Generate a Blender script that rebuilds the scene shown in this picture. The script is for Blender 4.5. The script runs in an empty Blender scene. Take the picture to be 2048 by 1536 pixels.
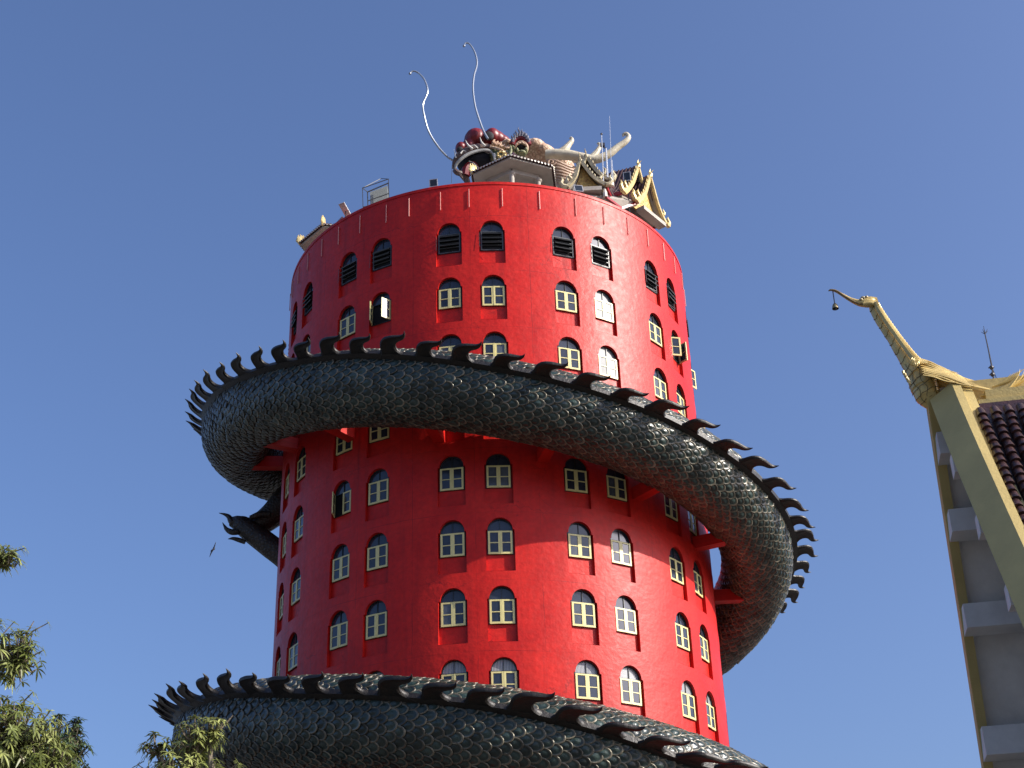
import bpy, bmesh, math, random
import numpy as np
from mathutils import Vector, Matrix
from mathutils.geometry import delaunay_2d_cdt
random.seed(7); rng = np.random.default_rng(7)
sc = bpy.context.scene; col = sc.collection
PI = math.pi; rad = math.radians

# ------------------------------------------------------------------ camera
RT = Vector((0.999564850, -0.000858617, -0.029485153))
UP = Vector((0.02541531, -0.48229658, 0.87563924))
FW = Vector((0.01497243, 0.87600758, 0.48206489))
FPX = 2945.9                       # focal length in pixels of the 2048 px photograph
CAM = Vector((0, 0, 1.6))
cd = bpy.data.cameras.new('camera'); co = bpy.data.objects.new('camera', cd); col.objects.link(co)
cd.sensor_width = 36; cd.lens = 36 * FPX / 2048; cd.clip_start = 0.1; cd.clip_end = 6000
M = Matrix((RT, UP, -FW)).transposed().to_4x4(); M.translation = CAM; co.matrix_world = M
sc.camera = co
# ------------------------------------------------------------------ light
SUN_AZ, SUN_EL = 108.0, 31.0       # clockwise from +Y, degrees
sd = Vector((math.sin(rad(SUN_AZ)) * math.cos(rad(SUN_EL)), math.cos(rad(SUN_AZ)) * math.cos(rad(SUN_EL)), math.sin(rad(SUN_EL))))
w = bpy.data.worlds.new('World'); sc.world = w; w.use_nodes = True
nt = w.node_tree; sky = nt.nodes.new('ShaderNodeTexSky'); sky.sky_type = 'NISHITA'; sky.sun_disc = False
sky.sun_elevation = rad(SUN_EL); sky.sun_rotation = rad(SUN_AZ)
sky.air_density = 1.0; sky.dust_density = 4.0; sky.ozone_density = 6.0
tint = nt.nodes.new('ShaderNodeMix'); tint.data_type = 'RGBA'; tint.blend_type = 'MULTIPLY'; tint.inputs[0].default_value = 1; tint.inputs[7].default_value = (1.13, 1.09, 1.19, 1)
nt.links.new(sky.outputs[0], tint.inputs[6]); nt.links.new(tint.outputs[2], nt.nodes['Background'].inputs[0]); nt.nodes['Background'].inputs[1].default_value = 0.122
ld = bpy.data.lights.new('sun', 'SUN'); ld.energy = 5.0; ld.angle = rad(0.5); ld.color = (1.0, 0.93, 0.82)
lo = bpy.data.objects.new('sun', ld); col.objects.link(lo); lo.rotation_euler = sd.to_track_quat('Z', 'Y').to_euler()
sc.view_settings.view_transform = 'Standard'; sc.view_settings.look = 'None'; sc.view_settings.gamma = 1
sc.view_settings.exposure = 0.47
sc.render.engine = 'CYCLES'

# ------------------------------------------------------------------ helpers
def at(px, py, Y):                 # the point at horizontal distance Y that the photo shows at (px, py)
    d = FW + (RT * (px - 1024) - UP * (py - 768)) / FPX
    return CAM + d * (Y / d.y)
def hz(px, py, z):
    d = FW + (RT * (px - 1024) - UP * (py - 768)) / FPX
    return CAM + d * ((z - CAM.z) / d.z)

def mat(name, rgb, rough=0.5, metal=0.0, var=0.0, scale=3.0, bump=0.0, bscale=20.0, island=0.0, spec=0.5, second=None, coords='Object'):
    m = bpy.data.materials.new(name); m.use_nodes = True; t = m.node_tree; b = t.nodes['Principled BSDF']
    b.inputs['Base Color'].default_value = (*rgb, 1); b.inputs['Roughness'].default_value = rough
    b.inputs['Metallic'].default_value = metal; b.inputs['Specular IOR Level'].default_value = spec
    tc = t.nodes.new('ShaderNodeTexCoord')
    if var or second:
        n = t.nodes.new('ShaderNodeTexNoise'); n.inputs['Scale'].default_value = scale; n.inputs['Detail'].default_value = 6
        n.inputs['Roughness'].default_value = 0.65
        t.links.new(tc.outputs[coords], n.inputs['Vector'])
        r = t.nodes.new('ShaderNodeValToRGB'); r.color_ramp.elements[0].position = 0.35; r.color_ramp.elements[1].position = 0.68
        s2 = second or tuple(min(1, c * (1 + var)) for c in rgb)
        lo_ = rgb if second else tuple(c * (1 - var) for c in rgb)
        r.color_ramp.elements[0].color = (*lo_, 1); r.color_ramp.elements[1].color = (*s2, 1)
        t.links.new(n.outputs['Fac'], r.inputs[0]); src = r.outputs[0]
        if island:
            g = t.nodes.new('ShaderNodeNewGeometry'); hs = t.nodes.new('ShaderNodeHueSaturation')
            mr = t.nodes.new('ShaderNodeMapRange'); mr.inputs[3].default_value = 1 - island; mr.inputs[4].default_value = 1 + island
            t.links.new(g.outputs['Random Per Island'], mr.inputs[0]); t.links.new(mr.outputs[0], hs.inputs['Value'])
            t.links.new(src, hs.inputs['Color']); src = hs.outputs[0]
        t.links.new(src, b.inputs['Base Color'])
    if bump:
        n2 = t.nodes.new('ShaderNodeTexNoise'); n2.inputs['Scale'].default_value = bscale; n2.inputs['Detail'].default_value = 5
        t.links.new(tc.outputs[coords], n2.inputs['Vector'])
        bp = t.nodes.new('ShaderNodeBump'); bp.inputs['Strength'].default_value = bump; bp.inputs['Distance'].default_value = 0.05
        t.links.new(n2.outputs['Fac'], bp.inputs['Height']); t.links.new(bp.outputs[0], b.inputs['Normal'])
    return m

def scaly(m, scale, strength, lo_, hi_):       # small overlapping cells for carved skin
    t = m.node_tree; b = t.nodes['Principled BSDF']; tc = t.nodes.new('ShaderNodeTexCoord'); v = t.nodes.new('ShaderNodeTexVoronoi'); v.feature = 'DISTANCE_TO_EDGE'; v.inputs['Scale'].default_value = scale
    t.links.new(tc.outputs['Object'], v.inputs['Vector']); r = t.nodes.new('ShaderNodeValToRGB'); r.color_ramp.elements[0].color = (*lo_, 1); r.color_ramp.elements[1].color = (*hi_, 1); r.color_ramp.elements[1].position = 0.22
    t.links.new(v.outputs['Distance'], r.inputs[0]); bc = b.inputs['Base Color']; x = t.nodes.new('ShaderNodeMix'); x.data_type = 'RGBA'; x.blend_type = 'MULTIPLY'; x.inputs[0].default_value = 1
    if bc.is_linked: t.links.new(bc.links[0].from_socket, x.inputs[6])
    else: x.inputs[6].default_value = bc.default_value
    t.links.new(r.outputs[0], x.inputs[7]); t.links.new(x.outputs[2], bc)
    bp = t.nodes.new('ShaderNodeBump'); bp.inputs['Strength'].default_value = strength; bp.inputs['Distance'].default_value = 0.06; t.links.new(v.outputs['Distance'], bp.inputs['Height'])
    t.links.new(bp.outputs[0], b.inputs['Normal'])

def tag(o, label=None, cat=None, group=None, kind=None):
    if label: o['label'] = label
    if cat: o['category'] = cat
    if group: o['group'] = group
    if kind: o['kind'] = kind
    return o
def empty(name, loc=(0, 0, 0), rz=0):
    o = bpy.data.objects.new(name, None); col.objects.link(o); o.location = loc; o.rotation_euler = (0, 0, rz)
    o.empty_display_size = 0.3
    return o
def copy_tree(o, parent=None):
    c = o.copy(); col.objects.link(c); c.parent = parent
    for ch in list(o.children): copy_tree(ch, c)
    return c

class MB:
    def __init__(s): s.v = []; s.f = []; s.m = []
    def add(s, vs, fs, mi=0):
        n = len(s.v); s.v += [tuple(v) for v in vs]; s.f += [tuple(i + n for i in f) for f in fs]; s.m += [mi] * len(fs)
    def box(s, c, h, ax=None, mi=0):           # centre, half sizes, axes
        c = Vector(c); X, Y, Z = ax or (Vector((1, 0, 0)), Vector((0, 1, 0)), Vector((0, 0, 1)))
        vs = [c + X * (h[0] * a) + Y * (h[1] * b) + Z * (h[2] * d) for a in (-1, 1) for b in (-1, 1) for d in (-1, 1)]
        s.add(vs, [(0, 1, 3, 2), (4, 6, 7, 5), (0, 4, 5, 1), (2, 3, 7, 6), (0, 2, 6, 4), (1, 5, 7, 3)], mi)
    def bar(s, a, b, wx, wy, up=(0, 0, 1), mi=0):
        a = Vector(a); b = Vector(b); Z = (b - a).normalized(); X = Vector(up).cross(Z)
        X = X.normalized() if X.length > 1e-5 else Vector((1, 0, 0)); Y = Z.cross(X)
        s.box((a + b) / 2, (wx / 2, wy / 2, (b - a).length / 2), (X, Y, Z), mi)
    def tube(s, pts, rs, seg=8, mi=0, flat=1.0, up=None):
        pts = [Vector(p) for p in pts]; n = len(pts)
        if not hasattr(rs, '__len__'): rs = [rs] * n
        T = [(pts[min(i + 1, n - 1)] - pts[max(i - 1, 0)]).normalized() for i in range(n)]
        X = Vector(up) if up else (Vector((0, 0, 1)) if abs(T[0].z) < 0.9 else Vector((1, 0, 0)))
        vs = []; fs = []
        for i in range(n):
            X = (X - T[i] * X.dot(T[i])).normalized(); Y = T[i].cross(X)
            for k in range(seg):
                a = 2 * PI * k / seg; vs.append(pts[i] + X * (rs[i] * math.cos(a)) + Y * (rs[i] * flat * math.sin(a)))
        for i in range(n - 1):
            for k in range(seg):
                k2 = (k + 1) % seg; fs.append((i * seg + k, i * seg + k2, (i + 1) * seg + k2, (i + 1) * seg + k))
        fs.append(tuple(range(seg))[::-1]); fs.append(tuple(range((n - 1) * seg, n * seg)))
        s.add(vs, fs, mi)
    def prism(s, outline, thick, mi=0):        # 3-D outline extruded by a vector
        o = [Vector(p) for p in outline]; t = Vector(thick); n = len(o)
        vs = o + [p + t for p in o]
        fs = [tuple(range(n))[::-1], tuple(range(n, 2 * n))] + [(i, (i + 1) % n, n + (i + 1) % n, n + i) for i in range(n)]
        s.add(vs, fs, mi)
    def ellip(s, c, r, mi=0, seg=16, rings=10, rot=None):
        c = Vector(c); vs = []; fs = []
        for i in range(rings + 1):
            th = PI * i / rings
            for k in range(seg):
                a = 2 * PI * k / seg; v = Vector((r[0] * math.sin(th) * math.cos(a), r[1] * math.sin(th) * math.sin(a), r[2] * math.cos(th)))
                if rot: v = rot @ v
                vs.append(c + v)
        for i in range(rings):
            for k in range(seg):
                k2 = (k + 1) % seg; fs.append((i * seg + k, (i + 1) * seg + k, (i + 1) * seg + k2, i * seg + k2))
        s.add(vs, fs, mi)
    def build(s, name, mats, parent=None, smooth=True, angle=35, fix=True):
        me = bpy.data.meshes.new(name); me.from_pydata(s.v, [], s.f)
        if not isinstance(mats, (list, tuple)): mats = [mats]
        for m in mats: me.materials.append(m)
        me.polygons.foreach_set('material_index', s.m)
        if fix:
            bm = bmesh.new(); bm.from_mesh(me); bmesh.ops.recalc_face_normals(bm, faces=bm.faces); bm.to_mesh(me); bm.free()
        if smooth:
            me.polygons.foreach_set('use_smooth', [True] * len(me.polygons)); me.set_sharp_from_angle(angle=rad(angle))
        me.update()
        o = bpy.data.objects.new(name, me); col.objects.link(o); o.parent = parent
        return o

def spl(P, n=8):                    # Catmull-Rom through points (tuples of any length)
    P = [np.array(p, float) for p in P]; Q = [2 * P[0] - P[1]] + P + [2 * P[-1] - P[-2]]; out = []
    for i in range(1, len(Q) - 2):
        for k in range(n):
            t = k / n; a, b, c, d = Q[i - 1:i + 3]
            out.append(0.5 * (2 * b + (c - a) * t + (2 * a - 5 * b + 4 * c - d) * t * t + (3 * b - a - 3 * c + d) * t ** 3))
    out.append(P[-1]); return out
def pxpath(pts, Y, n=6):            # (px, py, r px, dY) knots -> world points and radii
    s = spl([(p[0], p[1], p[2], p[3] if len(p) > 3 else 0) for p in pts], n)
    P = [at(q[0], q[1], Y + q[3]) for q in s]
    return P, [max(0.004, q[2]) * (p - CAM).dot(FW) / FPX for q, p in zip(s, P)]

def cubic(x, y):
    x = np.array(x, float); y = np.array(y, float); m = len(x); h = np.diff(x); A = np.eye(m); b = np.zeros(m)
    for i in range(1, m - 1):
        A[i, i - 1] = h[i - 1]; A[i, i] = 2 * (h[i - 1] + h[i]); A[i, i + 1] = h[i]
        b[i] = 3 * ((y[i + 1] - y[i]) / h[i] - (y[i] - y[i - 1]) / h[i - 1])
    c = np.linalg.solve(A, b); bb = np.diff(y) / h - h * (2 * c[:-1] + c[1:]) / 3; dd = np.diff(c) / (3 * h)
    def f(xi):
        xi = np.asarray(xi, float); i = np.clip(np.searchsorted(x, xi) - 1, 0, m - 2); t = xi - x[i]
        return y[i] + bb[i] * t + c[i] * t * t + dd[i] * t ** 3
    return f

# ------------------------------------------------------------------ ground
gm = mat('paving', (0.09, 0.085, 0.075), 0.9, var=0.25, scale=0.4, bump=0.2, bscale=6)
g = MB(); S = 3000; g.add([(-S, -S, 0), (S, -S, 0), (S, S, 0), (-S, S, 0)], [(0, 1, 2, 3)]); g = g.build('ground', gm, smooth=False)
tag(g, kind='structure')

# ------------------------------------------------------------------ tower
R = 11.0; TC = Vector((0, 70.754, 0)); FL = 3.1886; Z0 = 43.73; RIM = 46.06
def cyl(phi, r, z): return Vector((TC.x + r * math.sin(phi), TC.y - r * math.cos(phi), z))

def red_paint():
    m = bpy.data.materials.new('red_paint'); m.use_nodes = True; t = m.node_tree; b = t.nodes['Principled BSDF']; L = t.links.new
    N = t.nodes.new; tc = N('ShaderNodeTexCoord')
    sep = N('ShaderNodeSeparateXYZ'); L(tc.outputs['Object'], sep.inputs[0])
    at2 = N('ShaderNodeMath'); at2.operation = 'ARCTAN2'; L(sep.outputs['X'], at2.inputs[0])
    ny = N('ShaderNodeMath'); ny.operation = 'MULTIPLY'; ny.inputs[1].default_value = -1; L(sep.outputs['Y'], ny.inputs[0]); L(ny.outputs[0], at2.inputs[1])
    arc = N('ShaderNodeMath'); arc.operation = 'MULTIPLY'; arc.inputs[1].default_value = R; L(at2.outputs[0], arc.inputs[0])
    uv = N('ShaderNodeCombineXYZ'); L(arc.outputs[0], uv.inputs[0]); L(sep.outputs['Z'], uv.inputs[1])
    def noise(scale, detail, sx=1, sy=1):
        mp = N('ShaderNodeMapping'); mp.inputs['Scale'].default_value = (sx, sy, 1); L(uv.outputs[0], mp.inputs[0])
        n = N('ShaderNodeTexNoise'); n.inputs['Scale'].default_value = scale; n.inputs['Detail'].default_value = detail; L(mp.outputs[0], n.inputs[0]); return n.outputs['Fac']
    def ramp(src, p0, c0, p1, c1):
        r = N('ShaderNodeValToRGB'); e = r.color_ramp.elements; e[0].position = p0; e[0].color = c0; e[1].position = p1; e[1].color = c1; L(src, r.inputs[0]); return r.outputs[0]
    def mix(a, b_, fac, mode='MULTIPLY'):
        x = N('ShaderNodeMix'); x.data_type = 'RGBA'; x.blend_type = mode
        if isinstance(fac, float): x.inputs[0].default_value = fac
        else: L(fac, x.inputs[0])
        L(a, x.inputs[6]); L(b_, x.inputs[7]); return x.outputs[2]
    base = ramp(noise(0.55, 5), 0.3, (0.50, 0.008, 0.005, 1), 0.72, (0.64, 0.019, 0.011, 1))
    streak = ramp(noise(2.2, 4, 1.0, 0.12), 0.35, (0.86, 0.86, 0.86, 1), 0.65, (1, 1, 1, 1))
    c = mix(base, streak, 0.8)
    fine = ramp(noise(4.5, 6), 0.34, (0.80, 0.80, 0.80, 1), 0.62, (1.0, 1.0, 1.0, 1)); c = mix(c, fine, 0.85)
    # hairline construction joints: vertical every 7.5 degrees, horizontal every floor
    def line(src, period, off, width):
        a = N('ShaderNodeMath'); a.operation = 'ADD'; a.inputs[1].default_value = off; L(src, a.inputs[0])
        pp = N('ShaderNodeMath'); pp.operation = 'PINGPONG'; pp.inputs[1].default_value = period / 2; L(a.outputs[0], pp.inputs[0])
        lt = N('ShaderNodeMath'); lt.operation = 'LESS_THAN'; lt.inputs[1].default_value = width; L(pp.outputs[0], lt.inputs[0]); return lt.outputs[0]
    wob = N('ShaderNodeMath'); wob.operation = 'MULTIPLY_ADD'; wob.inputs[1].default_value = 0.09; L(noise(1.3, 3), wob.inputs[0]); L(arc.outputs[0], wob.inputs[2])
    wz = N('ShaderNodeMath'); wz.operation = 'MULTIPLY_ADD'; wz.inputs[1].default_value = 0.12; L(noise(0.9, 3), wz.inputs[0]); L(sep.outputs['Z'], wz.inputs[2])
    l1 = line(wob.outputs[0], R * rad(15), R * rad(4.08 - 0.2), 0.011); l2 = line(wz.outputs[0], FL, FL - (Z0 % FL) - 0.33, 0.009)
    mx = N('ShaderNodeMath'); mx.operation = 'MAXIMUM'; L(l1, mx.inputs[0]); L(l2, mx.inputs[1])
    gate = N('ShaderNodeMath'); gate.operation = 'MULTIPLY'; L(mx.outputs[0], gate.inputs[0])
    gt = ramp(noise(0.35, 2), 0.45, (0.15, 0.15, 0.15, 1), 0.6, (0.8, 0.8, 0.8, 1)); L(gt, gate.inputs[1])
    dark = N('ShaderNodeRGB'); dark.outputs[0].default_value = (0.13, 0.004, 0.006, 1)
    c = mix(c, dark.outputs[0], gate.outputs[0], 'MIX')
    # wandering plaster cracks and water marks
    mpv = N('ShaderNodeMapping'); mpv.inputs['Scale'].default_value = (0.22, 0.30, 1); L(uv.outputs[0], mpv.inputs[0])
    nz = N('ShaderNodeTexNoise'); nz.inputs['Scale'].default_value = 1.1; nz.inputs['Detail'].default_value = 5; L(uv.outputs[0], nz.inputs[0])
    ad = N('ShaderNodeMix'); ad.data_type = 'RGBA'; ad.blend_type = 'ADD'; ad.inputs[0].default_value = 0.45; L(mpv.outputs[0], ad.inputs[6]); L(nz.outputs['Color'], ad.inputs[7])
    vo = N('ShaderNodeTexVoronoi'); vo.feature = 'DISTANCE_TO_EDGE'; vo.inputs['Scale'].default_value = 1.0; L(ad.outputs[2], vo.inputs[0])
    ck = ramp(vo.outputs['Distance'], 0.0, (0.55, 0.55, 0.55, 1), 0.006, (0, 0, 0, 1)); ckg = N('ShaderNodeMath'); ckg.operation = 'MULTIPLY'; L(ck, ckg.inputs[0]); L(ramp(noise(0.28, 2), 0.5, (0, 0, 0, 1), 0.6, (1, 1, 1, 1)), ckg.inputs[1])
    c = mix(c, dark.outputs[0], ckg.outputs[0], 'MIX')
    wm = ramp(noise(1.5, 5, 1.4, 0.05), 0.56, (0, 0, 0, 1), 0.76, (0.34, 0.34, 0.34, 1)); c = mix(c, dark.outputs[0], wm, 'MIX')
    L(c, b.inputs['Base Color'])
    rr = N('ShaderNodeMapRange'); rr.inputs[3].default_value = 0.36; rr.inputs[4].default_value = 0.58; L(noise(3.0, 6), rr.inputs[0]); L(rr.outputs[0], b.inputs['Roughness'])
    h1 = N('ShaderNodeMath'); h1.operation = 'MULTIPLY_ADD'; h1.inputs[1].default_value = 0.6; L(noise(5.0, 6), h1.inputs[0]); L(noise(1.2, 3), h1.inputs[2])
    bp = N('ShaderNodeBump'); bp.inputs['Strength'].default_value = 0.6; bp.inputs['Distance'].default_value = 0.035; L(h1.outputs[0], bp.inputs['Height']); L(bp.outputs[0], b.inputs['Normal'])
    b.inputs['Specular IOR Level'].default_value = 0.27
    return m
RED = red_paint()
tower = empty('round_tower', TC)
tag(tower, 'tall round red tower with pairs of arched windows, a dark scaled dragon wound around it', 'tower')

HW, SH, ARC, ND, NH = 0.56, 0.635, 0.56, 0.27, 2.5      # niche: arch half width, lower half width, arch radius, depth, height
def niche_outline():
    o = [(-SH, -NH), (SH, -NH), (SH, -ARC - 0.02), (HW, -ARC)]
    for k in range(1, 14):
        a = PI * k / 14; o.append((HW * math.cos(a), -ARC + ARC * math.sin(a)))
    o += [(-HW, -ARC), (-SH, -ARC - 0.02)]
    return o
NO = niche_outline()
PC = rad(-4.083); HALF = rad(5.544)
# one 30 degree cell with two niches, triangulated once
cw = R * rad(30); ctop, cbot = 0.45, 0.45 - FL
V2 = []; E2 = []; holes = []
for s in (-1, 1):
    h = [(s * R * HALF + x, z) for x, z in NO]; n0 = len(V2); V2 += h; E2 += [(n0 + i, n0 + (i + 1) % len(h)) for i in range(len(h))]; holes.append(h)
def inpoly(x, y, P):
    c = False; j = len(P) - 1
    for i in range(len(P)):
        if (P[i][1] > y) != (P[j][1] > y) and x < (P[j][0] - P[i][0]) * (y - P[i][1]) / (P[j][1] - P[i][1]) + P[i][0]: c = not c
        j = i
    return c
NX, NZ = 20, 9
for i in range(NX + 1):
    for j in range(NZ + 1):
        x = -cw / 2 + cw * i / NX; z = cbot + FL * j / NZ
        edge = i in (0, NX) or j in (0, NZ)
        if edge or not any(min(math.hypot(x - a, z - b) for a, b in h) < 0.09 or inpoly(x, z, h) for h in holes): V2.append((x, z))
res = delaunay_2d_cdt([Vector(v) for v in V2], E2, [], 0, 1e-6)
cv = [tuple(v) for v in res[0]]
cf = [f for f in res[2] if not any(inpoly(sum(cv[i][0] for i in f) / len(f), sum(cv[i][1] for i in f) / len(f), h) for h in holes)]
wb = MB()
def loc(phi, r, z): return (r * math.sin(phi), -r * math.cos(phi), z)
NROW = 8
for k in range(12):
    pc = PC + k * rad(30)
    for r in range(NROW):
        zr = Z0 - r * FL
        wb.add([loc(pc + x / R, R, zr + z) for x, z in cv], cf)
        for s in (-1, 1):
            pw = pc + s * HALF; n = len(NO)
            out = [loc(pw + x / R, R, zr + z) for x, z in NO]
            inn = []
            for x, z in NO:
                a = math.asin(x / R); d = (R - ND) / math.cos(a) if False else None
                u = R * math.sin(x / R); wd = R - ND
                inn.append((u * math.cos(pw) + wd * math.sin(pw), u * math.sin(pw) - wd * math.cos(pw), zr + z))
            wb.add(out + inn, [(i, i + n, (i + 1) % n + n, (i + 1) % n) for i in range(n)])
            wb.add(inn, [tuple(range(n))])
            # raised panel under the window
            def L3(u, wd, z): return (u * math.cos(pw) + wd * math.sin(pw), u * math.sin(pw) - wd * math.cos(pw), zr + z)
            a, b_ = R - 0.19, R - ND - 0.01
            x1 = SH - 0.002
            wb.add([L3(-x1, a, -NH + 0.02), L3(x1, a, -NH + 0.02), L3(x1, a, -1.69), L3(-x1, a, -1.69), L3(-x1, b_, -1.66), L3(x1, b_, -1.66)], [(0, 1, 2, 3), (3, 2, 5, 4)])
            wb.add([L3(-x1, R - 0.012, -NH - 0.0), L3(x1, R - 0.012, -NH), L3(x1, a - .002, -NH + 0.05), L3(-x1, a - .002, -NH + 0.05)], [(0, 1, 2, 3)])
NS = 240
def ring(zs, rs):
    vs = []; fs = []
    for z, r in zip(zs, rs): vs += [loc(PC + rad(15) + 2 * PI * i / NS, r, z) for i in range(NS)]
    for j in range(len(zs) - 1): fs += [(j * NS + i, j * NS + (i + 1) % NS, (j + 1) * NS + (i + 1) % NS, (j + 1) * NS + i) for i in range(NS)]
    wb.add(vs, fs)
ztop = Z0 + ctop; zlow = Z0 + ctop - NROW * FL
ring([ztop, RIM - 0.16], [R, R]); ring([RIM - 0.16, RIM - 0.16, RIM, RIM, RIM - 0.5], [R, R + 0.03, R + 0.03, R - 0.35, R - 0.35])
ring([0, 6, 12, zlow], [R] * 4)
wall = wb.build('wall', RED, tower, angle=28, fix=False)
bm = bmesh.new(); bm.from_mesh(wall.data); bmesh.ops.remove_doubles(bm, verts=bm.verts, dist=0.0005); bmesh.ops.recalc_face_normals(bm, faces=bm.faces); bm.to_mesh(wall.data); bm.free()
wall.data.polygons.foreach_set('use_smooth', [True] * len(wall.data.polygons)); wall.data.set_sharp_from_angle(angle=rad(28))
rf = MB(); rf.add([loc(2 * PI * i / 120, R - 0.34, RIM - 0.5) for i in range(120)], [tuple(range(120))])
rf.build('roof_deck', mat('roof_concrete', (0.35, 0.33, 0.3), 0.9, var=0.2), tower, smooth=False)

# ---- windows
CREAM = mat('cream_paint', (0.66, 0.58, 0.25), 0.42, var=0.08, scale=4)
DFRAME = mat('dark_frame', (0.018, 0.022, 0.022), 0.4)
def glass_mat(name, rgb, rough):
    m = mat(name, rgb, rough, var=0.35, scale=1.5, spec=0.6); return m
GLASS = glass_mat('dark_glass', (0.022, 0.028, 0.042), 0.09)
GLASS2 = glass_mat('grey_glass', (0.10, 0.11, 0.12), 0.5)
CURT = mat('curtain_behind_glass', (0.30, 0.31, 0.31), 0.25, var=0.1)
def curtain_mat():
    m = CURT; t = m.node_tree; b = t.nodes['Principled BSDF']; wv = t.nodes.new('ShaderNodeTexWave'); wv.inputs['Scale'].default_value = 5; wv.inputs['Distortion'].default_value = 1.2
    tc = t.nodes.new('ShaderNodeTexCoord'); t.links.new(tc.outputs['Object'], wv.inputs[0])
    r = t.nodes.new('ShaderNodeValToRGB'); r.color_ramp.elements[0].color = (0.10, 0.11, 0.13, 1); r.color_ramp.elements[1].color = (0.42, 0.43, 0.43, 1)
    t.links.new(wv.outputs['Fac'], r.inputs[0]); t.links.new(r.outputs[0], b.inputs['Base Color'])
curtain_mat()
X3 = (Vector((1, 0, 0)), Vector((0, 1, 0)), Vector((0, 0, 1)))
def halfdisc(mb, r, y0, y1, z0, mi, n=16):
    o = [(r * math.cos(PI * k / n), y0, z0 + r * math.sin(PI * k / n)) for k in range(n + 1)]
    mb.prism(o, (0, y1 - y0, 0), mi)
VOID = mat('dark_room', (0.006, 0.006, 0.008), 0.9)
def make_frame(dark=False):
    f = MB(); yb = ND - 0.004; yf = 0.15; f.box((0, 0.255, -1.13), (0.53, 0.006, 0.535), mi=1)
    # jambs, sill, transom and arch band
    for sx in (-1, 1): f.box((sx * 0.553, (yb + yf) / 2, -1.125), (0.016, (yb - yf) / 2, 0.555))
    f.box((0, (yb + yf) / 2, -0.575), (0.535, (yb - yf) / 2, 0.018)); f.box((0, (yb + yf) / 2, -1.688), (0.57, (yb - yf) / 2, 0.014))
    n = 16; ro, ri = 0.555, 0.515
    for k in range(n):
        a0, a1 = PI * k / n, PI * (k + 1) / n
        P = [(ro * math.cos(a0), yf, -.56 + ro * math.sin(a0)), (ro * math.cos(a1), yf, -.56 + ro * math.sin(a1)), (ri * math.cos(a1), yf, -.56 + ri * math.sin(a1)), (ri * math.cos(a0), yf, -.56 + ri * math.sin(a0))]
        f.prism(P, (0, yb - yf, 0))
    f.box((0, 0.175, -0.3), (0.012, 0.02, 0.255))
    return f
def make_fan():
    f = MB(); halfdisc(f, 0.53, 0.2, 0.24, -0.56, 0); return f
def make_casement(s):                # hinge at local x = 0, leaf extends towards -s ... +y is inwards
    f = MB(); W = 0.535; d = -s; y0, y1 = -0.02, 0.02; zt, zb = 0.0, -1.085; st = 0.088
    f.box((d * st / 2, 0, (zt + zb) / 2), (st / 2, 0.024, (zt - zb) / 2)); f.box((d * (W - st / 2), 0, (zt + zb) / 2), (st / 2, 0.024, (zt - zb) / 2))
    for z, h in ((zt - 0.035, 0.035), (zb + 0.045, 0.045), ((zt + zb) / 2 - .01, 0.02)): f.box((d * W / 2, 0, z), (W / 2 - st, 0.021, h))
    f.box((d * W / 2, 0.008, (zt + zb) / 2), (W / 2 - st * 0.6, 0.006, (zt - zb) / 2 - 0.03), mi=1)
    return f
def make_louvre():
    f = MB()
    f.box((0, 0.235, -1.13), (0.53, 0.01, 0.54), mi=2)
    for z in (-0.68, -0.94, -1.20):
        a = rad(-62); c = Vector((0, 0.07, z - 0.06)); ax = (Vector((1, 0, 0)), Vector((0, math.cos(a), math.sin(a))), Vector((0, -math.sin(a), math.cos(a))))
        f.box(c, (0.47, 0.006, 0.12), ax, 1)
        f.box(c + ax[2] * 0.12, (0.485, 0.014, 0.016), ax, 0); f.box(c - ax[2] * 0.12, (0.485, 0.018, 0.02), ax, 0)
    for z in (-0.61, -0.86, -1.12, -1.38, -1.655): f.box((0, 0.15, z), (0.50, 0.025, 0.017), mi=0)
    for sx in (-1, 1): f.box((sx * 0.515, 0.14, -1.13), (0.022, 0.03, 0.54), mi=0)
    f.bar((-0.45, 0.10, -1.72), (0.2, -0.05, -1.76), 0.012, 0.012); f.bar((-0.62, -0.03, -0.75), (-0.62, -0.06, -1.6), 0.014, 0.014)
    return f
LFR = mat('grey_louvre_frame', (0.075, 0.08, 0.085), 0.4)
pf = make_frame().build('window', [DFRAME, VOID], tower, smooth=False); pfan = make_fan().build('fanlight', [GLASS], pf, smooth=False)
pl = make_casement(-1).build('casement', [CREAM, GLASS], pf, smooth=False); pr = make_casement(1).build('casement', [CREAM, GLASS], pf, smooth=False)
lv = make_frame().build('window', [DFRAME, VOID], tower, smooth=False); lfan = make_fan().build('fanlight', [GLASS], lv, smooth=False)
ll = make_louvre().build('louvre', [LFR, GLASS, VOID], lv, smooth=False)
pl.location = (-0.535, 0.12, -0.60); pr.location = (0.535, 0.12, -0.60)
OPEN = {(3, 1): (-68, 66), (9, 1): (-50, 70), (10, 2): (-75, 0), (2, 4): (-56, 0), (10, 1): (-30, 0)}
CURG = glass_mat('grey_curtained_glass', (0.075, 0.085, 0.10), 0.14)
GREY = [(7, 2), (7, 1)]
first = {}
def glass_swap(o, gm_):
    for i, s in enumerate(o.material_slots):
        if s.material in (GLASS,):
            s.link = 'OBJECT'; s.material = gm_
cols = [(-3, 1)] + [(k, s) for k in (-2, -1, 0, 1, 2) for s in (-1, 1)] + [(3, -1), (3, 1)]
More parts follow.
